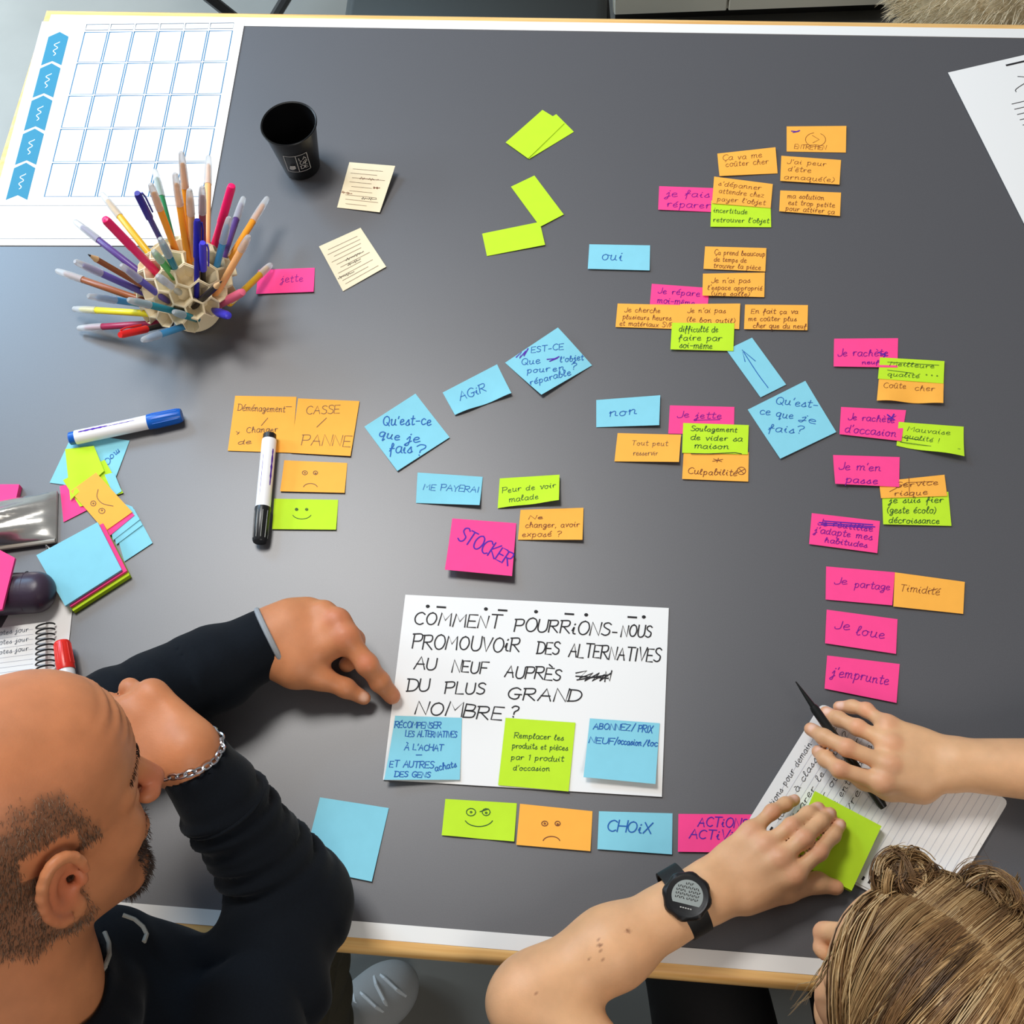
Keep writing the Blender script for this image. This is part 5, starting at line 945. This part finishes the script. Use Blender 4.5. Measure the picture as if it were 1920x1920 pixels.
for ta in (.665,):
    for A_, B_, r_ in ((elL, wrL, .0445), (elR, wrR, .0415)):
        d_ = unit(B_-A_); x_ = unit(np.cross(d_, Z3)); y_ = np.cross(d_, x_); mb = MB(); mb.tube([A_+(B_-A_)*ta+x_*r_*math.cos(g)+y_*r_*math.sin(g) for g in np.linspace(0, 2*math.pi, 36, endpoint=False)], .0022, 6, closed=True); mb.build('cuff_seam', M['navy'], sw)
M['cord'] = mat('grey_cord', (150, 146, 136), .7, bump=.3, bscale=900)
for pts in ([(230, 1716, .165), (252, 1724, .16), (268, 1738, .15), (275, 1752, .14), (270, 1766, .135)], [(196, 1748, .165), (204, 1768, .165), (205, 1790, .165), (197, 1812, .165), (183, 1838, .165)]):
    c_ = np.array([hit(s, x, y)-ray(x, y)*.0018 for x, y, h in pts]); mb = MB(); mb.tube(np.stack([np.interp(np.linspace(0, 4, 25), range(5), c_[:, k]) for k in range(3)], 1), .0022, 8); mb.build('drawstring', M['cord'], sw)
# trousers and shoes
M['olive'] = mat('olive_cotton', (62, 58, 46), .85, .2, bump=.2, bscale=500, var=.1, vscale=300)
s = SD(); s.cone(pelv+[0, .01, .03], pelv-[0, 0, .0], .150, .152, .05)
for h_, k_, a_, sd_ in ((hipR, knR, anR, 5), (hipL, knL, anL, 6)): s.cone(h_, k_, .094, .066, .05, disp=folds(h_, k_, .004, 3, sd_)); s.cone(k_, a_, .062, .05, .03, disp=folds(k_, a_, .004, 4, sd_))
v2, f2 = s.mesh(.007); np_obj('trousers', v2, f2, M['olive'], man, relax=1)
M['shoe'] = mat('grey_mesh', (150, 151, 150), .7, bump=.4, bscale=700); M['sole'] = mat('sole_white', (196, 196, 192), .6); M['lace'] = mat('lace', (196, 200, 202), .7)
def sneaker(he, to, name='sneaker'):
    d_ = unit((to-he)*[1, 1, 0]); sd_ = np.array([-d_[1], d_[0], 0]); F_ = lambda a, b_, c: he*[1, 1, 0]+d_*a+sd_*b_+Z3*c; L_ = np.linalg.norm((to-he)[:2])+.03
    s = SD(); s.cone(F_(-.01, 0, .05), F_(L_*.55, 0, .045), .038, .040, .03).ell(F_(L_*.80, 0, .040), (.062, .046, .036), np.stack([d_, sd_, Z3], 1), .02).cone(F_(-.005, 0, .05), F_(.03, 0, .10), .036, .036, .03)
    s.ell(F_(0, 0, -.03), (1, 1, .05), None, .004, 's'); s.ell(F_(.012, 0, .125), (.034, .028, .03), np.stack([d_, sd_, Z3], 1), .006, 's')
    v_, f_ = s.mesh(.0035); o_ = np_obj(name, v_, f_, M['shoe'], man, relax=1)
    mb = MB(); n = 36; oval = [F_(L_*.44+L_*.60*math.cos(g), (.045 if math.cos(g) > -.2 else .040)*math.sin(g), 0) for g in np.linspace(0, 2*math.pi, n, endpoint=False)]
    slab(mb, [(p[0], p[1]) for p in oval], .026, .001); mb.build('sole', M['sole'], o_)
    for i in range(5):
        a_ = L_*.40+i*.019; mb = MB(); h_ = .094-i*.0040; sg = 1 if i % 2 else -1
        mb.tube([F_(a_-.006*sg, -.026, h_-.016), F_(a_-.002*sg, -.012, h_-.002), F_(a_+.002*sg, .012, h_-.002), F_(a_+.006*sg, .026, h_-.016)], .0030, 6); mb.build('lace', M['lace'], o_)
    for sg in (-1, 1):
        mb = MB(); mb.tube([F_(L_*.30, 0, .099), F_(L_*.28, sg*.02, .104), F_(L_*.33, sg*.035, .096), F_(L_*.36, sg*.02, .098), F_(L_*.31, 0, .1)], .0024, 6); mb.build('lace', M['lace'], o_)
sneaker(heR, toeR); sneaker(anL*[1, 1, 0]+[0, 0, .04], toeL)
# chain bracelet
d_ = unit(wrR-elR); x_ = unit(np.cross(d_, Z3)); y_ = np.cross(d_, x_); ce = elR+(wrR-elR)*.985; ang = np.linspace(0, 2*math.pi, 26, endpoint=False); pos = [ce+x_*.0325*math.cos(g)+y_*.0325*math.sin(g)+d_*.004*math.sin(g*2) for g in ang]; mb = MB()
for i, p in enumerate(pos):
    tg = unit(pos[(i+1) % 26]-pos[i-1]); nr = unit(p-ce); sdv = np.cross(tg, nr); u_ = sdv if i % 2 else unit(nr+sdv*.4)
    mb.tube([p+tg*.0052*math.cos(g)+u_*.0027*math.sin(g) for g in np.linspace(0, 2*math.pi, 12, endpoint=False)], .0011, 5, closed=True)
mb.build('bracelet', M['chrome'], man)
# ---------------------------------------------------------------- the woman
WR = ortho([[-.6801, -.7302, .0645], [.6957, -.6152, .3708], [-.2311, .2971, .9265]]); Wt = np.array([.2597, .1067, .1892+T]); WS = .95
HW = lambda *p: Wt+WR@(np.array(p)*WS)
wom = thing('person', (.30, -.35, 0), 'blond person with a black digital watch bending over the open notebook', 'person')
nb_ = HW(-.045, 0, -.17); wch = np.array([.31, -.10, T-.03]); wpe = np.array([.31, -.36, T-.135])
sL, sR = np.array([.125, -.09, T+.02]), np.array([.49, -.02, T+.05]); eL, wL = P(1004, 1862, .044), P(1296, 1690, .043); eR, wR_ = P(2230, 1462, .075), P(1806, 1434, .040)
b = SD(); head(b, WR, Wt, WS, ears=True, female=True)
b.cone(HW(-.02, 0, -.06), nb_, .050, .052, .03).cone(nb_, wch+[0, 0, .05], .055, .075, .04).cone(wch, wpe, .105, .125, .05).cone(sL, sR, .048, .048, .05)
b.cone(sL, eL, .044, .037, .025)
dA = unit(wL-eL); b.cone(eL, eL+dA*.085, .0355, .0375, .02).cone(eL+dA*.085, wL-dA*.01, .0375, .0255, .02); b.ell(eL-dA*.016+[-.002, -.006, .006], (.027, .026, .026), None, .025)
b.cone(sR, eR, .046, .040, .025).cone(eR, wR_, .040, .0265, .02)
cr_ = unit(np.cross(dA, Z3)); b.cone(wL-dA*.04, wL+dA*.0, .0255, .024, .01).cone(wL+cr_*.008-dA*.03, wL+cr_*.009+dA*.02, .0195, .0195, .012).cone(wL-cr_*.008-dA*.03, wL-cr_*.009+dA*.02, .0195, .0195, .012)
wi = Hp((1488, 1640, 45), (1536, 1597, 45), (1561, 1566, 35), (1574, 1547, 26)); wmid = Hp((1462, 1610, 50), (1508, 1572, 52), (1538, 1541, 40), (1556, 1526, 27)); wri = Hp((1436, 1585, 47), (1484, 1549, 50), (1515, 1527, 39), (1534, 1515, 27)); wli = Hp((1408, 1560, 40), (1448, 1522, 38), (1472, 1508, 28), (1490, 1500, 17)); wth = Hp((1400, 1684, 36), (1476, 1668, 28), (1532, 1655, 19), (1568, 1664, 15))
wl1, wl2 = P(1322, 1724, .040), P(1292, 1668, .044)
hand(b, (P(1345, 1702, .040), P(1316, 1648, .042)), [wi, wmid, wri, wli], wth, .0165, [.0086, .0088, .0084, .0075], tip=.82, k=.010, pal=.0112)
xr = Hp((1655, 1468, 46), (1575, 1443, 47), (1548, 1423, 35), (1534, 1409, 22)); xm = Hp((1670, 1436, 50), (1588, 1402, 50), (1545, 1382, 38), (1520, 1367, 25)); xn = Hp((1672, 1396, 47), (1608, 1364, 40), (1572, 1348, 28), (1548, 1336, 18)); xl = Hp((1663, 1360, 40), (1624, 1331, 30), (1598, 1325, 20), (1572, 1325, 12)); xt = Hp((1730, 1478, 34), (1668, 1478, 26), (1622, 1462, 19), (1588, 1447, 15))
hand(b, (P(1774, 1462, .040), P(1782, 1408, .042)), [xr, xm, xn, xl], xt, .0165, [.0086, .0088, .0084, .0075], tip=.82, k=.010, pal=.0112)
hp1, hp2 = wpe+[-.085, 0, 0], wpe+[.085, 0, 0]; k1, k2 = np.array([.085, .21, T-.155]), np.array([.262, .22, T-.155]); an1, an2 = np.array([.09, .30, .09]), np.array([.27, .30, .09])
for h_, k_, a_ in ((hp1, k1, an1), (hp2, k2, an2)): b.cone(h_, k_, .066, .048, .04).cone(k_, a_, .045, .03, .03).cone(a_-[0, .03, .05], a_+[0, .13, -.055], .03, .026, .02)
v, f = b.mesh(.0025)
base = np.array(s2l((222, 170, 126))); wred = s2l((224, 150, 116)); wn = s2l((240, 198, 178)); sp = [(HW(.116, 0, -.032), .022, wred, .4), (HW(.06, .04, -.03), .03, wred, .3)]
for F_ in (wi, wmid, wri, wli, xr, xm, xn, xl): sp += [(F_[1]+Z3*.007, .011, wred, .5), (F_[0]+Z3*.008, .013, wred, .4), (F_[3]+Z3*.004, .012, wred, .35), (F_[3]*.92+F_[2]*.08+Z3*.0058, .0058, wn, .8)]
sp += [(wth[3]+Z3*.005, .012, wred, .4)]
for x, y, r in ((1038, 1741, 4), (1115, 1764, 4), (1116, 1776, 3), (1120, 1765, 3), (1187, 1738, 4.5), (1186, 1738, 3), (1013, 1854, 4), (1130, 1811, 3), (1095, 1805, 2.5), (1330, 1666, 3.2), (1119, 1750, 2.5)):
    o_ = ray(x, y); dd_ = np.linalg.norm((v-CAM)-((v-CAM)@o_)[:, None]*o_, axis=1); c_ = np.nonzero(dd_ < .006)[0]
    if len(c_): sp.append((v[c_[np.argmin((v[c_]-CAM)@o_)]], r*.0006, s2l((120, 70, 48)), .65))
np_obj('body', v, f, skin_mat('fair_skin', (228, 178, 138)), wom, cols=tint_fn(base, sp), relax=1)
# top and trousers
M['dark_tee'] = mat('dark_grey_jersey', (58, 60, 64), .85, bump=.2, bscale=700); M['black_cotton'] = mat('black_cotton', (17, 17, 19), .8, bump=.2, bscale=500)
s = SD(); s.cone(wch, wpe+[0, .04, .07], .125, .142, .05, disp=lambda p, t: .005*fbm(p, 28, 2)).cone(sL, sR, .060, .060, .05).cone(wch+[0, 0, .05], nb_-[0, .01, .05], .09, .07, .04); s.tub(sL, sL+(eL-sL)*.38, .062, .058, .02); q_ = P(1932, 1440, .046); s.cone(sR, eR, .056, .046, .03, disp=folds(sR, eR, .004, 3, 9)); s.ell(eR, (.054, .054, .052), None, .02); s.tub(eR, q_, .046, .036, .02, disp=lambda p, t: .0015*np.sin(t*40))
s.cone(HW(-.02, 0, -.06), nb_, .056, .062, .006, 's')
v2, f2 = s.mesh(.005); np_obj('jersey', v2, f2, M['dark_tee'], wom, relax=1)
s = SD(); s.cone(wpe+[0, .01, .03], wpe-[0, 0, .0], .138, .142, .05)
for h_, k_, a_, sd_ in ((hp1, k1, an1, 11), (hp2, k2, an2, 12)): s.cone(h_, k_, .085, .062, .05, disp=folds(h_, k_, .003, 3, sd_)); s.cone(k_, a_, .058, .046, .03)
v2, f2 = s.mesh(.007); np_obj('trousers', v2, f2, M['black_cotton'], wom, relax=1)
M['shoe_black'] = mat('black_shoe', (20, 20, 22), .5)
for a_ in (an1, an2):
    s = SD(); s.cone(a_*[1, 1, 0]+[0, -.03, .045], a_*[1, 1, 0]+[0, .12, .038], .042, .04, .02).cone(a_*[1, 1, 0]+[0, -.02, .04], a_, .04, .04, .02); s.ell(a_*[1, 1, 0]+[0, 0, -.05], (1, 1, .055), None, .003, 's'); v2, f2 = s.mesh(.006); np_obj('shoe', v2, f2, M['shoe_black'], wom)
# watch
M['watch'] = mat('watch_resin', (20, 20, 22), .45); M['lcd'] = mat('lcd_grey', (150, 156, 152), .25); M['strap'] = mat('watch_strap', (16, 16, 17), .6)
wc = P(1283, 1690, .040)-dA*.0; up_ = unit(Z3*.93+unit(CAM-wc)*.35-dA*(dA@(Z3*.93+unit(CAM-wc)*.35))); sdv = np.cross(up_, dA)
wt = wc+up_*.0335
mb = MB(); n = 40; prof = [(-.006, .018), (-.005, .0215), (.002, .0235), (.006, .0222), (.0075, .0200), (.0068, .0180)]
vs = []; fs = []
for h_, r_ in prof:
    for i in range(n):
        g = 2*math.pi*i/n; rr_ = r_*(1+.035*math.cos(8*g) if h_ < .007 else 1); vs.append(wt+dA*rr_*math.cos(g)+sdv*rr_*math.sin(g)+up_*h_)
for l in range(len(prof)-1):
    for i in range(n): j = (i+1) % n; fs.append((l*n+i, l*n+j, l*n+n+j, l*n+n+i))
fs += [tuple(range(n-1, -1, -1)), tuple(range((len(prof)-1)*n, len(prof)*n))]; mb.add(vs, fs); wch_ = mb.build('wristwatch', M['watch'], wom)
ta = unit(CR-up_*(CR@up_)); ta = unit(ta*.97-np.cross(up_, ta)*.24); tb = np.cross(up_, ta)            # reading direction of the display
mb = MB(); R_ = .0150; vs = [wt+up_*.0070+(ta*math.cos(g)+tb*math.sin(g))*R_ for g in np.linspace(math.radians(-32), math.radians(212), 40)]; mb.add(vs, [tuple(range(len(vs)))]); mb.build('display', M['lcd'], wch_)
mb = MB()
def wrib(a_, b_, w_): 
    p0 = wt+up_*.0073+ta*a_[0]/1000+tb*a_[1]/1000; p1 = wt+up_*.0073+ta*b_[0]/1000+tb*b_[1]/1000; n_ = unit(np.cross(p1-p0, up_))*w_/2000; mb.add([p0+n_, p1+n_, p1-n_, p0-n_], [(0, 1, 2, 3)])
for (x0, x1, y) in ((-3, 3, 11.2), (-10, 10, 7.6), (-11, -2, 4.2), (1, 11, 4.2), (-11, 11, .8), (-11, -3, -2.6), (0, 11, -2.6)):
    st_ = np.arange(x0, x1, 1.9)
    for k, xx in enumerate(st_): wrib((xx, y-.9+.3*(k % 2)), (xx+.2*(k % 3), y+.9), .55); wrib((xx, y+(.9 if k % 2 else -.7)), (xx+1.2, y+(.9 if k % 2 else -.7)), .5)
mb.build('digits', M['ink_k'], wch_)
mb = MB()
for k in range(5): wrib((-5+k*2.4, -11.6), (-3.4+k*2.4, -11.6), 1.0)
mb.build('dial_print', M['print'], wch_)
mb = MB(); m_ = 44; vs = []; fs = []
for i in range(m_):
    g = 2*math.pi*i/m_; rad_ = up_*math.cos(g)*.0315+sdv*math.sin(g)*.0345; nr_ = unit(rad_); hw = .0115-.002*(abs(math.sin(g/1.0)))+.001
    for o_, w_ in ((-.0012, -1), (.0016, -1), (.0016, 1), (-.0012, 1)): vs.append(wc+rad_+nr_*o_+dA*hw*w_)
for i in range(m_):
    j = (i+1) % m_
    for k in range(4): k2 = (k+1) % 4; fs.append((i*4+k, j*4+k, j*4+k2, i*4+k2))
mb.add(vs, fs); mb.build('strap', M['strap'], wch_)
# hair
cx, cz, rx, ry, rz = -.014, .040, .112*WS, .091*WS, .101*WS
def hp(x, ph, e=0):
    sx = math.sqrt(max(.02, 1-((x-cx)/(rx+e))**2)); return Wt+WR@np.array([x, (ry+e)*sx*math.sin(ph), cz*WS+(rz+e)*sx*math.cos(ph)])
s = SD(); s.ell(Wt+WR@np.array([cx, 0, cz*WS]), (rx-.0012, ry-.0012, rz-.0012), WR, .01)
s.ell(HW(.105, .012, -.055), (.075, .075, .105), WR, .012, 's')
s.ell(HW(-.03, 0, -.15), (.2, .2, .115), WR, .012, 's')
for y in (-1, 1): s.cone(HW(-.03, y*.075, .02), HW(-.045, y*.07, -.09), .024, .012, .02)
v2, f2 = s.mesh(.004); hb = np_obj('hair', v2, f2, mat('hair_base', (136, 102, 72), .6), wom)
HC_ = [np.array(s2l(c)) for c in ((160, 124, 80), (188, 152, 104), (208, 176, 128), (122, 88, 54), (142, 106, 66), (98, 70, 44))]; ln = []; cs = []
g_ = np.random.default_rng(11)
def lockcol(): return HC_[g_.choice(6, p=[.24, .2, .1, .16, .2, .1])]*g_.uniform(.85, 1.15)
for k in range(230):                        # locks falling to her left from the parting
    x0 = g_.uniform(-.100, .083); lc = lockcol(); ph1 = g_.uniform(1.55, 2.1); dr = g_.uniform(-.004, .012)*(1 if x0 < .03 else .2)-.02*(x0 < -.03); e0 = g_.uniform(.001, .008)
    for j in range(15):
        xx = x0+g_.normal(0, .0022); p_ = []; wv = g_.uniform(0, 6); e2 = g_.uniform(0, .003); p0_ = g_.uniform(-.03, .04)
        for t in np.linspace(0, 1, 11):
            ph = p0_+ph1*t; x_ = min(max(xx+dr*math.sin(t*2.2)+.0012*math.sin(t*7+wv)-.030*t*t*(xx > 0), -.112), (.072-.040*t if x0 < .056 else .074-.058*t)); e_ = e0*math.sin(min(1, t*2.2)*math.pi/2)+e2*math.sin(t*math.pi)
            p_.append(hp(x_, ph, e_))
        ln.append(p_); cs.append(lc*g_.uniform(.85, 1.15))
for k in range(42):                         # short fringe swept across the forehead
    x0 = g_.uniform(.060, .077); lc = lockcol(); ph0 = g_.uniform(-.05, .25); e0 = g_.uniform(.004, .011); rec = g_.uniform(.052, .062)
    for j in range(12):
        p_ = []
        for t in np.linspace(0, 1, 11):
            x_ = x0+.009*math.sin(math.pi*min(1, t*1.3))-rec*t*t; p_.append(hp(x_, ph0+1.65*t, .001+e0*math.sin(min(1, t*2)*math.pi/2)+g_.normal(0, .0004)))
        ln.append(p_); cs.append(lc*g_.uniform(.85, 1.15))
K = [(P(1702, 1654, .262), .0225), (P(1852, 1702, .258), .026), (P(1778, 1712, .262), .018)]
for k in range(200):                        # locks combed over to her right and gathered into loose knots
    x0 = g_.uniform(-.100, .078); lc = lockcol()*.9; kc, kr = K[0] if x0 > .03 else (K[1] if x0 < .0 else K[2]); e0 = g_.uniform(.001, .007)
    for j in range(11):
        xx = x0+g_.normal(0, .003); p_ = []; g_r = g_.uniform(-.015, .03); tgt = kc+g_.normal(0, kr*.45, 3)
        for t in np.linspace(0, 1, 10):
            q0 = hp(np.clip(xx, -.112, .078), -(g_r+1.35*t), e0*min(1, t*3.5)); w_ = max(0, (t-.30)/.7)**1.3; p_.append(q0*(1-w_)+tgt*w_)
        ln.append(p_); cs.append(lc*g_.uniform(.85, 1.15))
for k in range(110):                        # side and nape hair drawn up to the knots
    x0 = g_.uniform(-.108, .050); lc = lockcol()*.85; kc, kr = K[0] if x0 > .03 else (K[1] if x0 < .0 else K[2]); e0 = g_.uniform(.001, .005); f0 = g_.uniform(1.5, 2.05) if x0 > -.045 else g_.uniform(1.6, 3.0)
    for j in range(9):
        xx = x0+g_.normal(0, .003); p_ = []; tgt = kc+g_.normal(0, kr*.45, 3)
        for t in np.linspace(0, 1, 10):
            q0 = hp(np.clip(xx, -.112, .07), -(f0+(1.0-f0)*t), e0); w_ = max(0, (t-.45)/.55)**1.4; p_.append(q0*(1-w_)+tgt*w_)
        ln.append(p_); cs.append(lc*g_.uniform(.85, 1.15))
for kc, kr in K:                            # the knots
    for k in range(90):
        a_ = unit(g_.normal(size=3)); b_ = unit(np.cross(a_, g_.normal(size=3))); r_ = kr*g_.uniform(.68, 1.08); c0 = kc+g_.normal(0, kr*.15, 3); lc = lockcol()*.95; g0 = g_.uniform(0, 6); nn = np.cross(a_, b_); L_ = g_.uniform(1.6, 3.4)
        for j in range(14):
            o_ = g_.normal(0, .0016, 3); rj = r_*g_.uniform(.95, 1.05); ln.append([c0+o_+rj*(a_*math.cos(g0+t)+b_*math.sin(g0+t))+nn*.003*math.sin(2*t) for t in np.linspace(0, L_*g_.uniform(.8, 1.05), 11)]); cs.append(lc*g_.uniform(.85, 1.15))
for k in range(5):                         # loose strands framing the face
    x0 = g_.uniform(.058, .070); p_ = [hp(x0, .2+1.5*t, .003+.004*g_.random()) for t in np.linspace(0, 1, 8)]; e_ = p_[-1]; dn_ = unit(np.array([-.12, -.25, -1])+g_.normal(0, .06, 3)); p_ += [e_+dn_*.02, e_+dn_*.045+g_.normal(0, .002, 3), e_+dn_*g_.uniform(.06, .10)]
    for j in range(2): ln.append([q+g_.normal(0, .0008, 3) for q in p_]); cs.append(HC_[2]*g_.uniform(.85, 1.1))
strands('locks', ln, .00052, cs, mat('hair_strand', (170, 135, 90), .42, .5, attr='tint'), hb, 3)
s = SD()
for kc, kr in K: s.ell(kc, [kr*.72]*3, None, .012)
for kc, kr in K[:3]: s.cone(kc, HW(-.01, -.03, .06), kr*.6, .03, .012)
v2, f2 = s.mesh(.004); np_obj('knot_core', v2, f2, mat('hair_core', (112, 82, 50), .6), hb)
